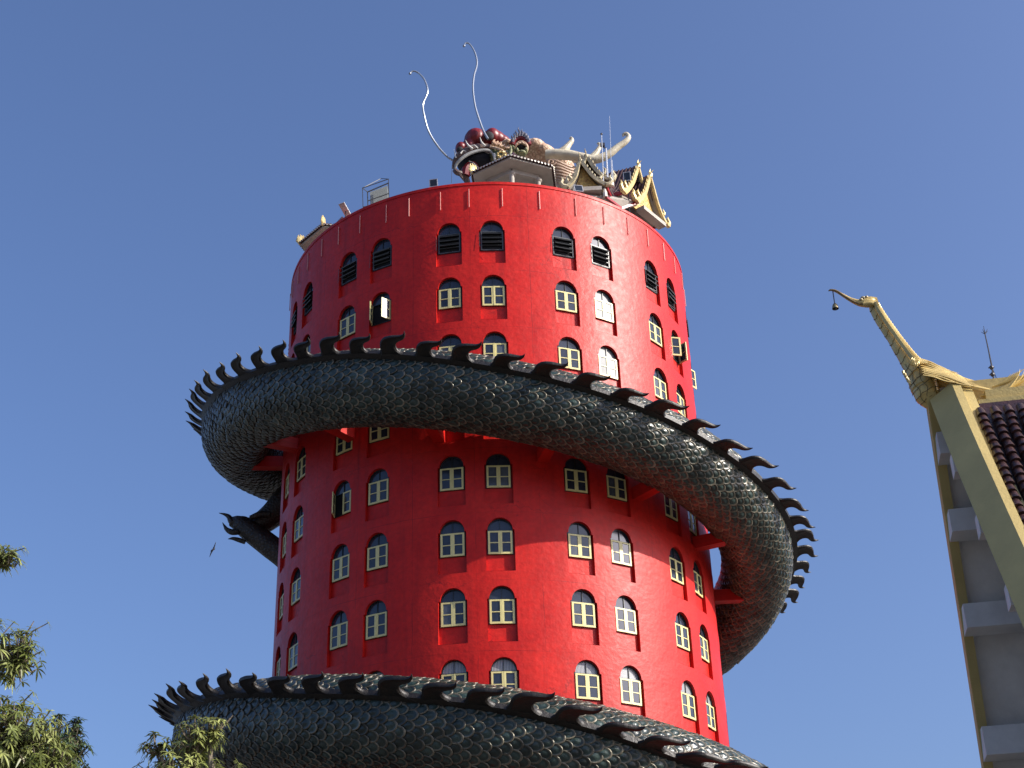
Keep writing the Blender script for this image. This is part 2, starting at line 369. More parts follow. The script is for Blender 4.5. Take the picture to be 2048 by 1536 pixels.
for ci, (k, s) in enumerate(cols):
    c = ci - 1
    phi = PC + k * rad(30) + s * HALF
    for r in range(NROW):
        if c in (-1, 11) and r in (3, 4): continue
        key = 'l' if r == 0 else 'c'
        src = lv if r == 0 else pf
        if key not in first: o = src; first[key] = 1
        else: o = copy_tree(src, tower)
        p = loc(phi, R, Z0 - r * FL); o.location = p; o.rotation_euler = (0, 0, phi)
        if r == 0: o['label'] = 'dark louvred window with tilted panes'
        ch = sorted(o.children, key=lambda q: q.name)
        for q in ch:
            if q.name.startswith('casement'):
                left = q.location.x < 0
                a = OPEN.get((c, r), (random.uniform(-2.5, 0.5), random.uniform(-0.5, 2.5)))[0 if left else 1]
                q.rotation_euler = (0, 0, rad(a))
            if q.name.startswith('fanlight') and r == 7:
                q.material_slots[0].link = 'OBJECT'; q.material_slots[0].material = CURT
            elif (c, r) in GREY and r: glass_swap(q, GLASS2)
            elif r >= 2 and c >= 4 and q.name.startswith('casement') and random.random() < .3: glass_swap(q, CURG)
        if (c, r) in OPEN and OPEN[(c, r)] != (0, 0): o['label'] = 'cream casement window standing open'

# ---- drain rods under the rim
rod = MB(); rod.tube([(0, 0, 0), (0, 0, -1.1)], 0.022, 8); rod.box((0, 0.05, -0.06), (0.012, 0.05, 0.012)); rod.box((0, 0.05, -1.0), (0.012, 0.05, 0.012))
ROD = mat('pink_rod_paint', (0.58, 0.22, 0.18), 0.45)
rodo = rod.build('drain_rod', ROD, tower)
RODS = [-88, -81, -74, -66.5, -59, -51, -43.5, -35.5, -27, -20.3, -11.7, -4.2, 4.4, 14.2, 24.3, 33, 41.4, 49.7, 58.2, 66, 75, 84]
for i, a in enumerate(RODS):
    o = rodo if i == 0 else rodo.copy()
    if i: col.objects.link(o); o.parent = tower
    o.location = loc(rad(a), R + 0.045, RIM - 0.42); o.rotation_euler = (0, 0, rad(a))

# ------------------------------------------------------------------ dragon body
KN = [-150, -100, -60, -20, 20, 60, 100, 150, 200, 260, 300, 340, 380, 420, 480]
ZK = [3.4988, 3.2745, 3.0945, 2.9091, 2.7363, 2.5822, 2.4371, 2.2511, 2.0583, 1.8249, 1.6698, 1.5191, 1.3612, 1.204, 0.9684]
RK = [1.2268, 1.225, 1.2217, 1.2135, 1.207, 1.2095, 1.2073, 1.2141, 1.2197, 1.2237, 1.2272, 1.2328, 1.2347, 1.2376, 1.2386]
zf = cubic([-230, -190] + KN + [540, 620], [4.25, 3.78] + ZK + [0.76, 0.46]); rf_ = cubic([-230, -190] + KN + [540, 620], [1.22, 1.228] + RK + [1.24, 1.24])
TR = 0.1622 * R
def grow(phd): t = np.clip((np.asarray(phd, float) - 190) / 90, 0, 1); return 0.17 * t * t * (3 - 2 * t)     # the lower coil is a little thicker
def cen(phd):                        # phi in degrees -> centre of the body
    ph = np.radians(phd); rc = rf_(phd) * R; z = zf(phd) * R + 1.6 - grow(phd) * .8
    return np.stack([TC.x + rc * np.sin(ph), TC.y - rc * np.cos(ph), z], -1)
def frame(phd):
    e = 0.2; T = cen(np.asarray(phd) + e) - cen(np.asarray(phd) - e); T /= np.linalg.norm(T, axis=-1, keepdims=True)
    ph = np.radians(phd); O = np.stack([np.sin(ph), -np.cos(ph), np.zeros_like(ph)], -1); O -= T * (O * T).sum(-1, keepdims=True); O /= np.linalg.norm(O, axis=-1, keepdims=True)
    U = np.cross(O, T); U *= np.sign(U[..., 2:3]); return T, O, U
def scale_mat(name, a, b_, rough, metal):
    m = mat(name, a, rough, metal, second=b_, scale=1.7, island=0.45, bump=0.25, bscale=14, var=0.2); return m
SG = scale_mat('dark_green_glaze', (0.010, 0.021, 0.0185), (0.034, 0.054, 0.046), 0.29, 0.0)
SR = scale_mat('bronze_rim', (0.06, 0.056, 0.04), (0.18, 0.16, 0.115), 0.32, 0.2)
SB = mat('black_skin', (0.012, 0.014, 0.013), 0.5)
dragon = empty('dragon_sculpture', (TC.x, TC.y, 0))
tag(dragon, 'giant dark green scaled dragon coiled around the red tower, red nosed head on roof', 'dragon')
def rel(v): return (v[0] - TC.x, v[1] - TC.y, v[2])
PH0, PH1 = -225.0, 600.0
def big_mesh(name, verts, faces, mi, mats, parent, smooth=True):
    me = bpy.data.meshes.new(name); me.vertices.add(len(verts)); me.vertices.foreach_set('co', verts.astype(np.float32).ravel())
    k = faces.shape[1]; me.loops.add(faces.size); me.loops.foreach_set('vertex_index', faces.astype(np.int32).ravel())
    me.polygons.add(len(faces)); me.polygons.foreach_set('loop_start', np.arange(0, faces.size, k, dtype=np.int32))
    me.polygons.foreach_set('material_index', mi.astype(np.int32)); me.polygons.foreach_set('use_smooth', np.full(len(faces), smooth))
    for m in mats: me.materials.append(m)
    me.update(); me.validate(); o = bpy.data.objects.new(name, me); col.objects.link(o); o.parent = parent; return o
# base tube
phs = np.arange(PH0, PH1 + 0.1, 3.0); NB = 40
C = cen(phs); T, O, U = frame(phs); th = np.arange(NB) * 2 * PI / NB
taper = np.ones_like(phs)
base_v = C[:, None] + (TR - 0.14 + grow(phs)[:, None, None]) * (np.cos(th)[None, :, None] * O[:, None] + np.sin(th)[None, :, None] * U[:, None])
base_v = base_v.reshape(-1, 3); i = np.arange(len(phs) - 1)[:, None] * NB; k = np.arange(NB)[None]
base_f = np.stack([i + k, i + (k + 1) % NB, i + NB + (k + 1) % NB, i + NB + k], -1).reshape(-1, 4)
# scales: domed discs with a raised rim, free end down the body
SEG = 16; AR = 27; EXP = 1.4
rows = np.arange(PH0 + 1, PH1 - 1, EXP)
rr = np.array([0.0, 0.42, 0.74, 0.82, 0.91, 1.0, 1.02]); hh = np.array([0.085, 0.068, 0.026, 0.050, 0.054, 0.034, -0.06])
tmpl = []
for a, h in zip(rr, hh):
    for s in range(SEG):
        t = 2 * PI * s / SEG; tmpl.append((a * math.cos(t), a * math.sin(t), h))
tmpl = np.array(tmpl)                                  # along body, around body, height
nr = len(rr); tf = []; tm = []
for j in range(nr - 1):
    for s in range(SEG): tf.append((j * SEG + s, (j + 1) * SEG + s, (j + 1) * SEG + (s + 1) % SEG, j * SEG + (s + 1) % SEG)); tm.append(2 if j == nr - 2 else (1 if j >= 2 else 0))
tf = np.array(tf); tm = np.array(tm)
PHC, THC = [], []
for n_, ph in enumerate(rows):
    for j in range(AR): PHC.append(ph); THC.append((j + 0.5 * (n_ % 2)) * 2 * PI / AR)
PHC = np.array(PHC); THC = np.array(THC); kp = ~(((PHC > 158) & (PHC < 212)) | (PHC < -152) | (PHC > 515)); PHC = PHC[kp]; THC = THC[kp]; Ns = len(PHC)
PHC = PHC + rng.normal(0, 0.05, Ns); THC = THC + rng.normal(0, 0.012, Ns)
RL, RW = 0.315, 0.242
size = rng.uniform(0.90, 1.08, Ns)
tilt = 0.155 + rng.normal(0, 0.045, Ns); tiltb = rng.normal(0, 0.06, Ns)
la = tmpl[None, :, 0] * RL * size[:, None]; lb = tmpl[None, :, 1] * RW * size[:, None]; lh = tmpl[None, :, 2] + la * tilt[:, None] + lb * tiltb[:, None] - 0.045
dphi = la / (np.radians(1) * 13.3)
phv = PHC[:, None] + dphi; thv = THC[:, None] + lb / TR
rad_ = TR - 0.05 + lh + grow(PHC)[:, None]
Cv = cen(phv); Tv, Ov, Uv = frame(phv)
sv = Cv + rad_[..., None] * (np.cos(thv)[..., None] * Ov + np.sin(thv)[..., None] * Uv)
sv = sv.reshape(-1, 3); nt_ = len(tmpl)
sf = (tf[None] + (np.arange(Ns) * nt_)[:, None, None]).reshape(-1, 4); sm = np.tile(tm, Ns)
allv = np.concatenate([base_v, sv]); allv -= np.array([TC.x, TC.y, 0]); allf = np.concatenate([base_f, sf + len(base_v)]); allm = np.concatenate([np.full(len(base_f), 2), sm])
big_mesh('body', allv, allf, allm, [SG, SR, SB], dragon)

# ridge and fins
FIN = mat('black_fin_glaze', (0.004, 0.004, 0.004), 0.5, second=(0.016, 0.011, 0.007), scale=2.5, bump=0.5, bscale=9, var=0.2)
def ALFA(phd): return np.radians(np.interp(np.asarray(phd, float), [-120, -60, -25, -10, 0, 15, 30, 45, 60, 90, 130, 285, 313, 330, 355, 365, 375, 385, 420], [63, 62, 62, 70, 75, 79, 83, 89, 90, 82, 76, 62, 60, 69, 72, 75, 81, 89, 91]))[..., None]      # crest angle from vertical, outwards
def crest(phd, h, side=0.0):
    phd = np.atleast_1d(np.asarray(phd, float)); T_, O_, U_ = frame(phd); al_ = ALFA(phd); Nn = O_ * np.sin(al_) + U_ * np.cos(al_); Bb = np.cross(T_, Nn)
    return cen(phd) + Nn * (TR + h + grow(phd)[:, None]) + Bb * side, T_, Nn, Bb
rb = MB(); pr_ = np.arange(PH0 + 1, PH1 - 1, 1.5); prof = [(-0.22, -0.2), (-0.15, 0.05), (-0.11, 0.24), (0.11, 0.24), (0.15, 0.05), (0.22, -0.2)]
vs = []
Cc, Tc_, Nc, Bc = crest(pr_, 0)
for a in range(len(pr_)):
    for s, h in prof: vs.append(rel(Cc[a] + Nc[a] * h + Bc[a] * s))
npf = len(prof); fs = [(a * npf + b_, a * npf + b_ + 1, (a + 1) * npf + b_ + 1, (a + 1) * npf + b_) for a in range(len(pr_) - 1) for b_ in range(npf - 1)]
rb.add(vs, fs); rb.build('dorsal_ridge', FIN, dragon, fix=True)
def make_fin():                     # local: x along the body, y across, z outwards; left and right edges of the flat flame
    Lf = spl([(-.90, -.16), (-.74, .06), (-.62, .28), (-.58, .52), (-.50, .74), (-.30, .92), (.02, 1.0), (.32, 1.01), (.52, 1.03), (.66, 1.10), (.74, 1.24)], 3)
    Rf = spl([(.98, -.16), (.66, .02), (.38, .12), (.20, .26), (.14, .44), (.20, .60), (.34, .71), (.50, .77), (.64, .86), (.74, 1.03), (.755, 1.235)], 3)
    TH = spl([(.13,), (.12,), (.11,), (.10,), (.095,), (.09,), (.085,), (.075,), (.06,), (.04,), (.01,)], 3)
    f = MB(); n = len(Lf); sec = [(-1, -.35), (-.8, -1), (-.35, -.72), (.35, -.72), (.8, -1), (1, -.35), (1, .35), (.8, 1), (.35, .72), (-.35, .72), (-.8, 1), (-1, .35)]; seg = len(sec); vs = []; fs = []
    for i in range(n):
        c = (Lf[i] + Rf[i]) / 2; hx = (Rf[i] - Lf[i]) / 2
        for q, y in sec: p = c + hx * q; vs.append((p[0], TH[i][0] * y, p[1]))
    for i in range(n - 1):
        for k in range(seg): fs.append((i * seg + k, i * seg + (k + 1) % seg, (i + 1) * seg + (k + 1) % seg, (i + 1) * seg + k))
    fs.append(tuple(range((n - 1) * seg, n * seg))); f.add(vs, fs)
    return f
fin0 = make_fin().build('spine_fin', FIN, dragon, angle=38)
FINS = [-64 - 5.9 * i for i in range(12)][::-1] + [-58.2, -52.2, -46.4, -40.8, -35, -30, -24.6, -19, -13, -7, -.8, 5.8, 12.5, 19.2, 25.8, 32.4, 39.5, 46.6, 53.4, 60.6, 67.6, 74, 79.9, 85.8, 91.5, 97, 102.5, 108, 113.5, 119, 125, 131, 137]
FINS += [262 + 6.2 * i for i in range(26)]
cnt = 0
for ph in FINS:
    ph = ph - 3.6
    P, T_, Nn, Bb = crest(ph, 0.1); P, T_, Nn, Bb = P[0], Vector(T_[0]), Vector(Nn[0]), Vector(Bb[0])
    o = fin0 if cnt == 0 else fin0.copy()
    if cnt: col.objects.link(o); o.parent = dragon
    cnt += 1
    m = Matrix((T_, Nn.cross(T_), Nn)).transposed()
    m = m @ Matrix.Rotation(random.uniform(-0.09, 0.09), 3, 'X') @ Matrix.Rotation(random.uniform(-0.08, 0.08), 3, 'Y')
    sc_ = random.uniform(0.92, 1.06) * (1.0 if ph < 200 else 1.14); m = m.to_4x4() @ Matrix.Scale(sc_, 4); m.translation = rel(P); o.matrix_basis = m

# struts between the wall and the body (parts of the tower)
for i, a in enumerate([-111, -86, -61.5, -37, -12.5, 12, 37, 62, 87, 112] + [300, 324, 349, 373, 397]):
    c = cen(np.array([float(a)]))[0]; ph = rad(a); rcc = math.hypot(c[0] - TC.x, c[1] - TC.y); z = c[2] - 1.25
    s = MB(); X = Vector((math.sin(ph), -math.cos(ph), 0)); Y = Vector((math.cos(ph), math.sin(ph), 0))
    s.box(X * ((R - 0.1 + rcc + 0.1) / 2) + Vector((0, 0, z)), ((rcc - R + 0.2) / 2, 0.26, 0.3), (X, Y, Vector((0, 0, 1))))
    s.build('strut', RED, tower, smooth=False)

# ------------------------------------------------------------------ dragon limb behind the tower
LIMB = mat('brown_black_limb', (0.020, 0.017, 0.014), 0.45, second=(0.05, 0.038, 0.03), scale=2.0, bump=0.6, bscale=12, var=0.2)
scaly(LIMB, 5.5, 1.0, (.35, .35, .35), (1.3, 1.3, 1.3))
def relP(P): return [rel(p) for p in P]
lm = MB(); LY = 73.5
P, r_ = pxpath([(640, 1190, 26), (580, 1125, 24), (540, 1092, 24), (505, 1066, 22), (478, 1048, 17), (462, 1043, 10)], LY); lm.tube(relP(P), r_, 14)
P, r_ = pxpath([(620, 960, 30), (575, 1000, 30), (545, 1030, 26), (515, 1050, 22), (485, 1052, 14)], LY + .5); lm.tube(relP(P), r_, 14)
P, r_ = pxpath([(500, 1036, 5), (520, 1029, 7), (540, 1028, 6)], LY - .3); lm.tube(relP(P), r_, 8)
limb = lm.build('foreleg', LIMB, dragon)
for pts in ([(476, 1046, 6), (464, 1044, 6.5), (458, 1034, 5), (450, 1029, 3), (438, 1026, 0.6)], [(478, 1064, 6), (464, 1064, 6.5), (454, 1059, 4.5), (449, 1052, 2.5), (445, 1045, 0.5)], [(490, 1084, 5), (478, 1080, 5), (466, 1077, 3.5), (456, 1078, 0.6)], [(470, 1044, 4), (480, 1037, 5), (492, 1038, 5), (500, 1044, 3)]):
    m = MB(); P, r_ = pxpath(pts, LY - 0.2, 5); m.tube(relP(P), r_, 8); m.build('claw', LIMB, limb)

# ------------------------------------------------------------------ dragon head
HY = 68.0
REDG = mat('red_gloss', (0.17, 0.008, 0.011), 0.42, var=0.2, scale=1.2)
SKIN = mat('pale_pink_scales', (0.44, 0.27, 0.18), 0.5, second=(0.62, 0.50, 0.36), scale=3.0, bump=0.8, bscale=14, var=0.2)
scaly(SKIN, 4.5, 0.9, (.62, .52, .46), (1.15, 1.12, 1.08))
BONE = mat('ivory_horn', (0.58, 0.53, 0.40), 0.5, second=(0.44, 0.38, 0.27), scale=2.2, bump=0.4, bscale=7, var=0.2)
GREYL = mat('grey_lip', (0.26, 0.26, 0.25), 0.5, var=0.2); BROWN = mat('brown_muzzle', (0.10, 0.06, 0.05), 0.45, var=0.3)
BLACK = mat('mouth_black', (0.012, 0.011, 0.014), 0.8); WHITE = mat('tooth_white', (0.6, 0.58, 0.52), 0.5, var=0.1)
GREEN = mat('green_cheek', (0.12, 0.14, 0.06), 0.5, second=(0.30, 0.30, 0.16), scale=5, var=0.2, bump=.8)
GOLD = mat('gold_leaf_paint', (0.70, 0.54, 0.24), 0.38, 0.25, var=0.25, scale=5, bump=0.4, bscale=14)
FLG = mat('flame_grey', (0.13, 0.13, 0.16), 0.4, var=0.25); STEEL = mat('steel_whisker', (0.30, 0.33, 0.37), 0.3, 0.5)
def hp(px, py, dy=0.0): return Vector(rel(at(px, py, HY + dy)))
K = (at(1000, 320, HY) - CAM).dot(FW) / FPX      # metres per photo pixel at the head
def remesh(mb, name, m, parent, vox=0.06, sm=6):
    o = mb.build(name + '_tmp', m, None, fix=False); md = o.modifiers.new('r', 'REMESH'); md.mode = 'VOXEL'; md.voxel_size = vox
    if sm: s = o.modifiers.new('s', 'SMOOTH'); s.iterations = sm; s.factor = 0.5
    dg = bpy.context.evaluated_depsgraph_get(); me = bpy.data.meshes.new_from_object(o.evaluated_get(dg)); bpy.data.objects.remove(o)
    me.name = name; me.polygons.foreach_set('use_smooth', [True] * len(me.polygons)); me.materials.clear(); me.materials.append(m)
    q = bpy.data.objects.new(name, me); col.objects.link(q); q.parent = parent; return q
def hell(mb, px, py, rx, ry, rz, dy=0.0): mb.ellip(hp(px, py, dy), (rx * K, ry, rz * K))
def htube(mb, pts, seg=8, n=5, flat=1.0):
    P, r_ = pxpath(pts, HY, n); mb.tube(relP(P), r_, seg, flat=flat)
# skull and neck
h = MB(); hell(h, 1068, 309, 30, 1.4, 20, 1.0); hell(h, 1054, 309, 26, 1.3, 21, 1.0); hell(h, 1086, 318, 28, 1.3, 20, 1.1); hell(h, 1000, 305, 22, 1.0, 14, 0.8); hell(h, 1040, 306, 26, 1.2, 17, 0.9); hell(h, 1015, 303, 24, 1.1, 15, 0.8); hell(h, 1092, 322, 26, 1.3, 22, 1.4); hell(h, 1118, 345, 34, 1.4, 26, 1.6); hell(h, 1150, 380, 40, 1.5, 40, 2.0)
htube(h, [(982, 292, 9, 0), (1000, 296, 11, .2), (1020, 303, 12, .3)], 10)
head = remesh(h, 'head', SKIN, dragon)
# nose
n = MB(); hell(n, 952, 284, 25, 0.95, 26, 0.35); hell(n, 962, 290, 25, 0.85, 20, 0.5); hell(n, 985, 281, 19, 0.9, 22, 0.25); hell(n, 994, 286, 20, .9, 20, .42); hell(n, 1004, 292, 20, .9, 17, .6); hell(n, 969, 286, 17, .8, 19, .35); hell(n, 940, 296, 18, .7, 17, .3); hell(n, 922, 299, 12, 0.55, 14, 0.0); hell(n, 936, 302, 17, 0.65, 13, 0.2)
remesh(n, 'nose', REDG, head, 0.05, 8)
for px, py, rx, rz, dy in ((978, 272, 10, 11, -0.56), (920, 300, 7, 8, -0.5)):
    m = MB(); m.ellip(hp(px, py, dy), (rx * K, 0.14, rz * K)); m.build('nostril', BLACK, head)
# upper jaw: brown muzzle, grey lip, mouth cavity
m = MB(); htube(m, [(908, 338, 4, -.2), (911, 322, 6, -.4), (922, 310, 8.5, -.5), (940, 300, 9, -.5), (960, 295, 8.5, -.4), (978, 294, 6, -.3), (990, 302, 4, -.2)], 10); m.build('muzzle', BROWN, head)
m = MB(); htube(m, [(910, 337, 2.4, -.7), (913, 328, 3.2, -.8), (922, 318, 3.6, -.9), (937, 308, 3.6, -.9), (955, 302, 3.4, -.8), (972, 300, 3.0, -.7), (981, 303, 2.6, -.6), (988, 312, 2.4, -.5), (991, 326, 2.2, -.5)], 8); m.build('lip', GREYL, head)
m = MB(); hell(m, 955, 328, 42, 0.8, 25, 0.55); m.build('mouth_cavity', BLACK, head)
m = MB(); htube(m, [(930, 352, 10, -.1), (933, 338, 9, -.15), (942, 328, 6, -.15), (950, 330, 5, -.1), (956, 340, 5, -.1), (962, 352, 6, 0)], 8); m.build('tongue', REDG, head)
m = MB(); htube(m, [(938, 322, 1, -.3), (948, 327, 1.4, -.35), (955, 335, 1.4, -.35), (961, 346, 1.2, -.3)], 6); m.build('tongue_rim', WHITE, head)
m = MB(); htube(m, [(909, 340, 5, -.3), (914, 345, 6, -.3), (922, 348, 6, -.2), (932, 356, 6, 0), (936, 372, 7, .2)], 8); htube(m, [(917, 345, 4, -.3), (923, 354, 2.5, -.3), (929, 364, .5, -.2)], 6); m.build('lower_jaw', BROWN, head)
m = MB()
for pts in ([(988, 308, 3.5, -.6), (990, 318, 3, -.6), (991, 326, .6, -.6)], [(945, 298, 2.6, -.8), (936, 290, 2, -.85), (931, 280, .4, -.8)], [(970, 292, 2.4, -.7), (963, 284, 1.8, -.75), (960, 274, .4, -.7)], [(956, 297, 1.4, -.8), (949, 291, 1.4, -.85), (941, 292, .8, -.8)], [(921, 307, 1.6, -.75), (927, 301, 1.3, -.75), (933, 304, .8, -.7)], [(912, 316, 2, -.6), (910, 308, 1.4, -.6), (908, 299, .3, -.55)], [(918, 312, 2.2, -.6), (914, 308, 1.6, -.6), (912, 303, .4, -.6)], [(978, 348, 3, -.5), (975, 341, 2.5, -.5), (976, 334, .4, -.5)]):
    m = MB(); htube(m, pts, 7); m.build('fang', WHITE, head)
m = MB(); htube(m, [(981, 294, 3, -.6), (1000, 299, 3.4, -.75), (1020, 311, 3, -.75)], 8)
for i in range(11):
    x = 984 + i * 3.4; htube(m, [(x, 294 + i * .8, 2, -.4), (x + 2, 285 + i * 1.2 + (i % 3), 2.6, -.6), (x + 5, 280 + i * 1.4 + (i % 2) * 3, 1.6, -.5)], 6)
m.build('snout_ruffle', SKIN, head)
m = MB(); hell(m, 998, 320, 17, .7, 19, .0); hell(m, 1014, 318, 16, .7, 13, -.1); hell(m, 988, 308, 9, .5, 10, -.1); htube(m, [(992, 330, 5, -.4), (1004, 326, 6, -.5), (1018, 318, 5, -.5)], 8); m.build('cheek', GREEN, head)
m = MB()
for i in range(9):
    a = i * 0.75; htube(m, [(1001 + 5 * math.cos(a), 308 + 4 * math.sin(a), 1.8, -.9), (1003 + 8 * math.cos(a + .5), 309 + 6 * math.sin(a + .5), 1.5, -1.0), (1003 + 11 * math.cos(a + .9), 310 + 8 * math.sin(a + .9), .6, -.9)], 6)
m.build('gilt_curl', GOLD, head)
# eye and flaming brow
e = MB(); hell(e, 1042, 294, 11, 0.22, 6, -0.62); eye = e.build('eye', BLACK, head)
e = MB(); htube(e, [(1029, 297, 1, -.8), (1034, 289, 2.4, -.85), (1043, 286, 2.8, -.85), (1052, 290, 2.4, -.85), (1056, 297, 1, -.8)], 8); htube(e, [(1032, 301, 1, -.8), (1042, 302, 2, -.85), (1053, 299, 1, -.8)], 8); e.build('eyelid', SKIN, head)
e = MB(); P = [hp(1042 + 12.5 * math.cos(t), 296 + 12.5 * math.sin(t), -0.75) for t in np.linspace(-2.9, 1.9, 25)]; e.tube(P, [(.6 + 2.4 * math.sin(PI * i / 24)) * K for i in range(25)], 8); e.build('eye_socket', SKIN, head)
e = MB()
for i in range(7): htube(e, [(1026 + i * .8, 292 + i * 3.2, 2.2, -.8), (1029, 296 + i * 2.6, 1.6, -.95)], 6)
hell(e, 1044, 307, 9, .3, 5, -.75); hell(e, 1052, 302, 4, .3, 5, -.75); hell(e, 1034, 303, 4, .3, 6, -.75); e.build('eye_fold', GREEN, head)
b_ = MB()
arc = [(1024, 289), (1027, 282), (1033, 277), (1041, 275), (1049, 277), (1055, 283), (1057, 290)]
o = [hp(x, y, -0.55) for x, y in arc] + [hp(x, y, -0.55) for x, y in ((1053, 276), (1049, 270), (1041, 267), (1033, 270), (1027, 275))][::1]
b_.tube([hp(x, y, -.6) for x, y in arc], 6.5 * K, 8, flat=0.8); brow = b_.build('brow', REDG, head)
f = MB()
for (x, y, tx, ty) in ((1025, 284, 1024, 270), (1028, 279, 1029, 265), (1033, 275, 1032, 260), (1039, 273, 1037, 254), (1044, 273, 1044, 258), (1049, 275, 1050, 263), (1053, 279, 1054, 266), (1056, 284, 1057, 273)):
    htube(f, [(x, y, 3.6, -.7), (x + .4 * (tx - x) + 1.5, y + .45 * (ty - y), 2.8, -.75), (x + .8 * (tx - x) - .8, y + .75 * (ty - y), 1.5, -.7), (tx, ty, .3, -.65)], 7)
f.build('brow_flame', FLG, head)
# ear whorl, frills
m = MB()
for i in range(7):
    htube(m, [(1094 + i * 2, 322 + i * 6, 3.4, -.4), (1112 + i * 3, 322 + i * 7, 3.6, -.7), (1136 + i * 2, 332 + i * 6, 3, -.5), (1150, 334 + i * 6, 2, -.2)], 7)
m.tube([hp(1103 + (9 - t * .9) * math.cos(t), 324 + (9 - t * .9) * math.sin(t) * .8, -.75) for t in np.linspace(0, 8, 30)], 1.8 * K, 6)
m.build('ear_frill', mat('tan_frill', (0.34, 0.22, 0.15), 0.5, second=(.5, .36, .25), scale=4, var=.2, bump=.4), head)
# mane of small curled tufts along the jaw and cheek, above the pavilion eave
TUFT = mat('cream_tuft', (0.60, 0.50, 0.33), 0.5, second=(0.50, 0.33, 0.16), scale=3, var=.2, bump=.3)
m = MB(); rt = random.Random(4)
for i in range(46):
    t = rt.random(); x = 994 + 112 * t; y = (330 - 14 * t if t < .25 else 322 + 26 * (t - .25) / .75) + rt.uniform(-7, 4); a = rt.uniform(-2.6, -.6); l_ = rt.uniform(5, 10)
    if 1028 < x < 1056 and y < 310: continue
    htube(m, [(x, y, 2.6, -1.0), (x + l_ * .5 * math.cos(a) + 1, y + l_ * .5 * math.sin(a), 2.2, -1.15), (x + l_ * math.cos(a), y + l_ * math.sin(a), 1.4, -1.1), (x + l_ * 1.1 * math.cos(a) - 2, y + l_ * 1.15 * math.sin(a), .4, -1.0)], 6, 3)
m.build('mane', TUFT, head)
m = MB(); htube(m, [(1018, 330, 3, -1.0), (1020, 312, 3.4, -1.0), (1022, 300, 3, -.9), (1021, 290, 1, -.8)], 8); m.build('cheek_fin', GREEN, head)
# horns
m = MB(); htube(m, [(1092, 310, 11, -.2), (1112, 309, 11.5, -.3), (1136, 310, 11, -.35), (1165, 315, 9.5, -.4), (1190, 319, 9, -.4), (1215, 310, 8.3, -.4), (1236, 294, 7, -.4), (1250, 284, 6.2, -.4), (1257, 275, 5.2, -.4), (1253, 268, 4.2, -.4), (1247, 269, 3, -.4), (1246, 273, 1.4, -.4)], 14, 7); m.build('horn', BONE, head)
m = MB(); htube(m, [(1112, 312, 10, -.3), (1128, 301, 8.5, -.35), (1138, 289, 6, -.35), (1144, 281, 4.4, -.35), (1142, 276, 3, -.35), (1139, 277, 1.2, -.35)], 10, 6); m.build('horn', BONE, head)
m = MB(); htube(m, [(1180, 320, 9, -.4), (1191, 308, 6.8, -.4), (1197, 298, 5, -.4), (1200, 291, 3.8, -.4), (1197, 287, 2.6, -.4), (1194, 288, 1, -.4)], 10, 6); m.build('horn', BONE, head)
m = MB(); htube(m, [(1096, 318, 10, 1.7), (1130, 316, 10, 2.6), (1170, 318, 9, 3.2), (1200, 318, 8, 3.4), (1222, 306, 6, 3.5)], 10, 6); m.build('horn', BONE, head)
# whiskers
for pts in ([(907, 322, 2.2, -.2), (893, 312, 2.1, -.3), (875, 292, 2.0, -.5), (857, 262, 1.9, -.8), (848, 230, 1.9, -1), (846, 208, 1.9, -1), (855, 184, 1.9, -1), (850, 162, 1.8, -.9), (838, 147, 1.7, -.8), (827, 142, 1.7, -.8), (820, 146, 1.8, -.8)],
            [(976, 278, 2.6, -.7), (967, 262, 2.4, -.7), (957, 235, 2.2, -.8), (950, 210, 2.0, -.9), (946, 178, 1.9, -1), (948, 152, 1.9, -1), (954, 128, 1.9, -1), (950, 106, 1.8, -1), (940, 89, 1.7, -1), (932, 86, 1.7, -1), (928, 91, 1.8, -1)]):
    m = MB(); htube(m, pts, 8, 8); x, y = pts[-1][:2]; m.ellip(hp(x, y + 1, pts[-1][3]), (2.8 * K, 2.8 * K, 2.8 * K), mi=0); m.build('whisker', STEEL, head)

# ------------------------------------------------------------------ hexagonal roof pavilions
SOFF = mat('white_soffit_paint', (0.36, 0.325, 0.28), 0.7, var=0.12, scale=1.5); TILE = mat('dark_roof_tile', (0.055, 0.02, 0.02), 0.45, var=0.35, scale=4)
TIPW = mat('white_tile_end', (0.62, 0.58, 0.5), 0.5)
def flame(mb, p, X, h, mi=0):        # gilt corner finial: an upright leaf with curled side tongues
    p = Vector(p); X = Vector(X).normalized(); Z = Vector((0, 0, 1)); Y = X.cross(Z)
    mb.tube([p - Z * .05, p + Z * h * .25 + X * .06, p + Z * h * .5 + X * .05, p + Z * h * .8 - X * .02, p + Z * h * 1.05 + X * .04], [.1, .2, .19, .09, .008], 8, mi, flat=0.5, up=X)
    for k in range(5):
        z = h * (.15 + .13 * k)
        for sg in (-1, 1): mb.tube([p + Z * z + X * sg * .12, p + Z * (z + .07) + X * sg * (.24 - .02 * k), p + Z * (z + .2) + X * sg * (.22 - .03 * k)], [.05, .045, .008], 6, mi)
    for k in range(4): mb.tube([p - X * (.25 + .17 * k) + Z * .1, p - X * (.27 + .17 * k) + Z * .22, p - X * (.22 + .17 * k) + Z * .32], [.06, .05, .01], 6, mi)
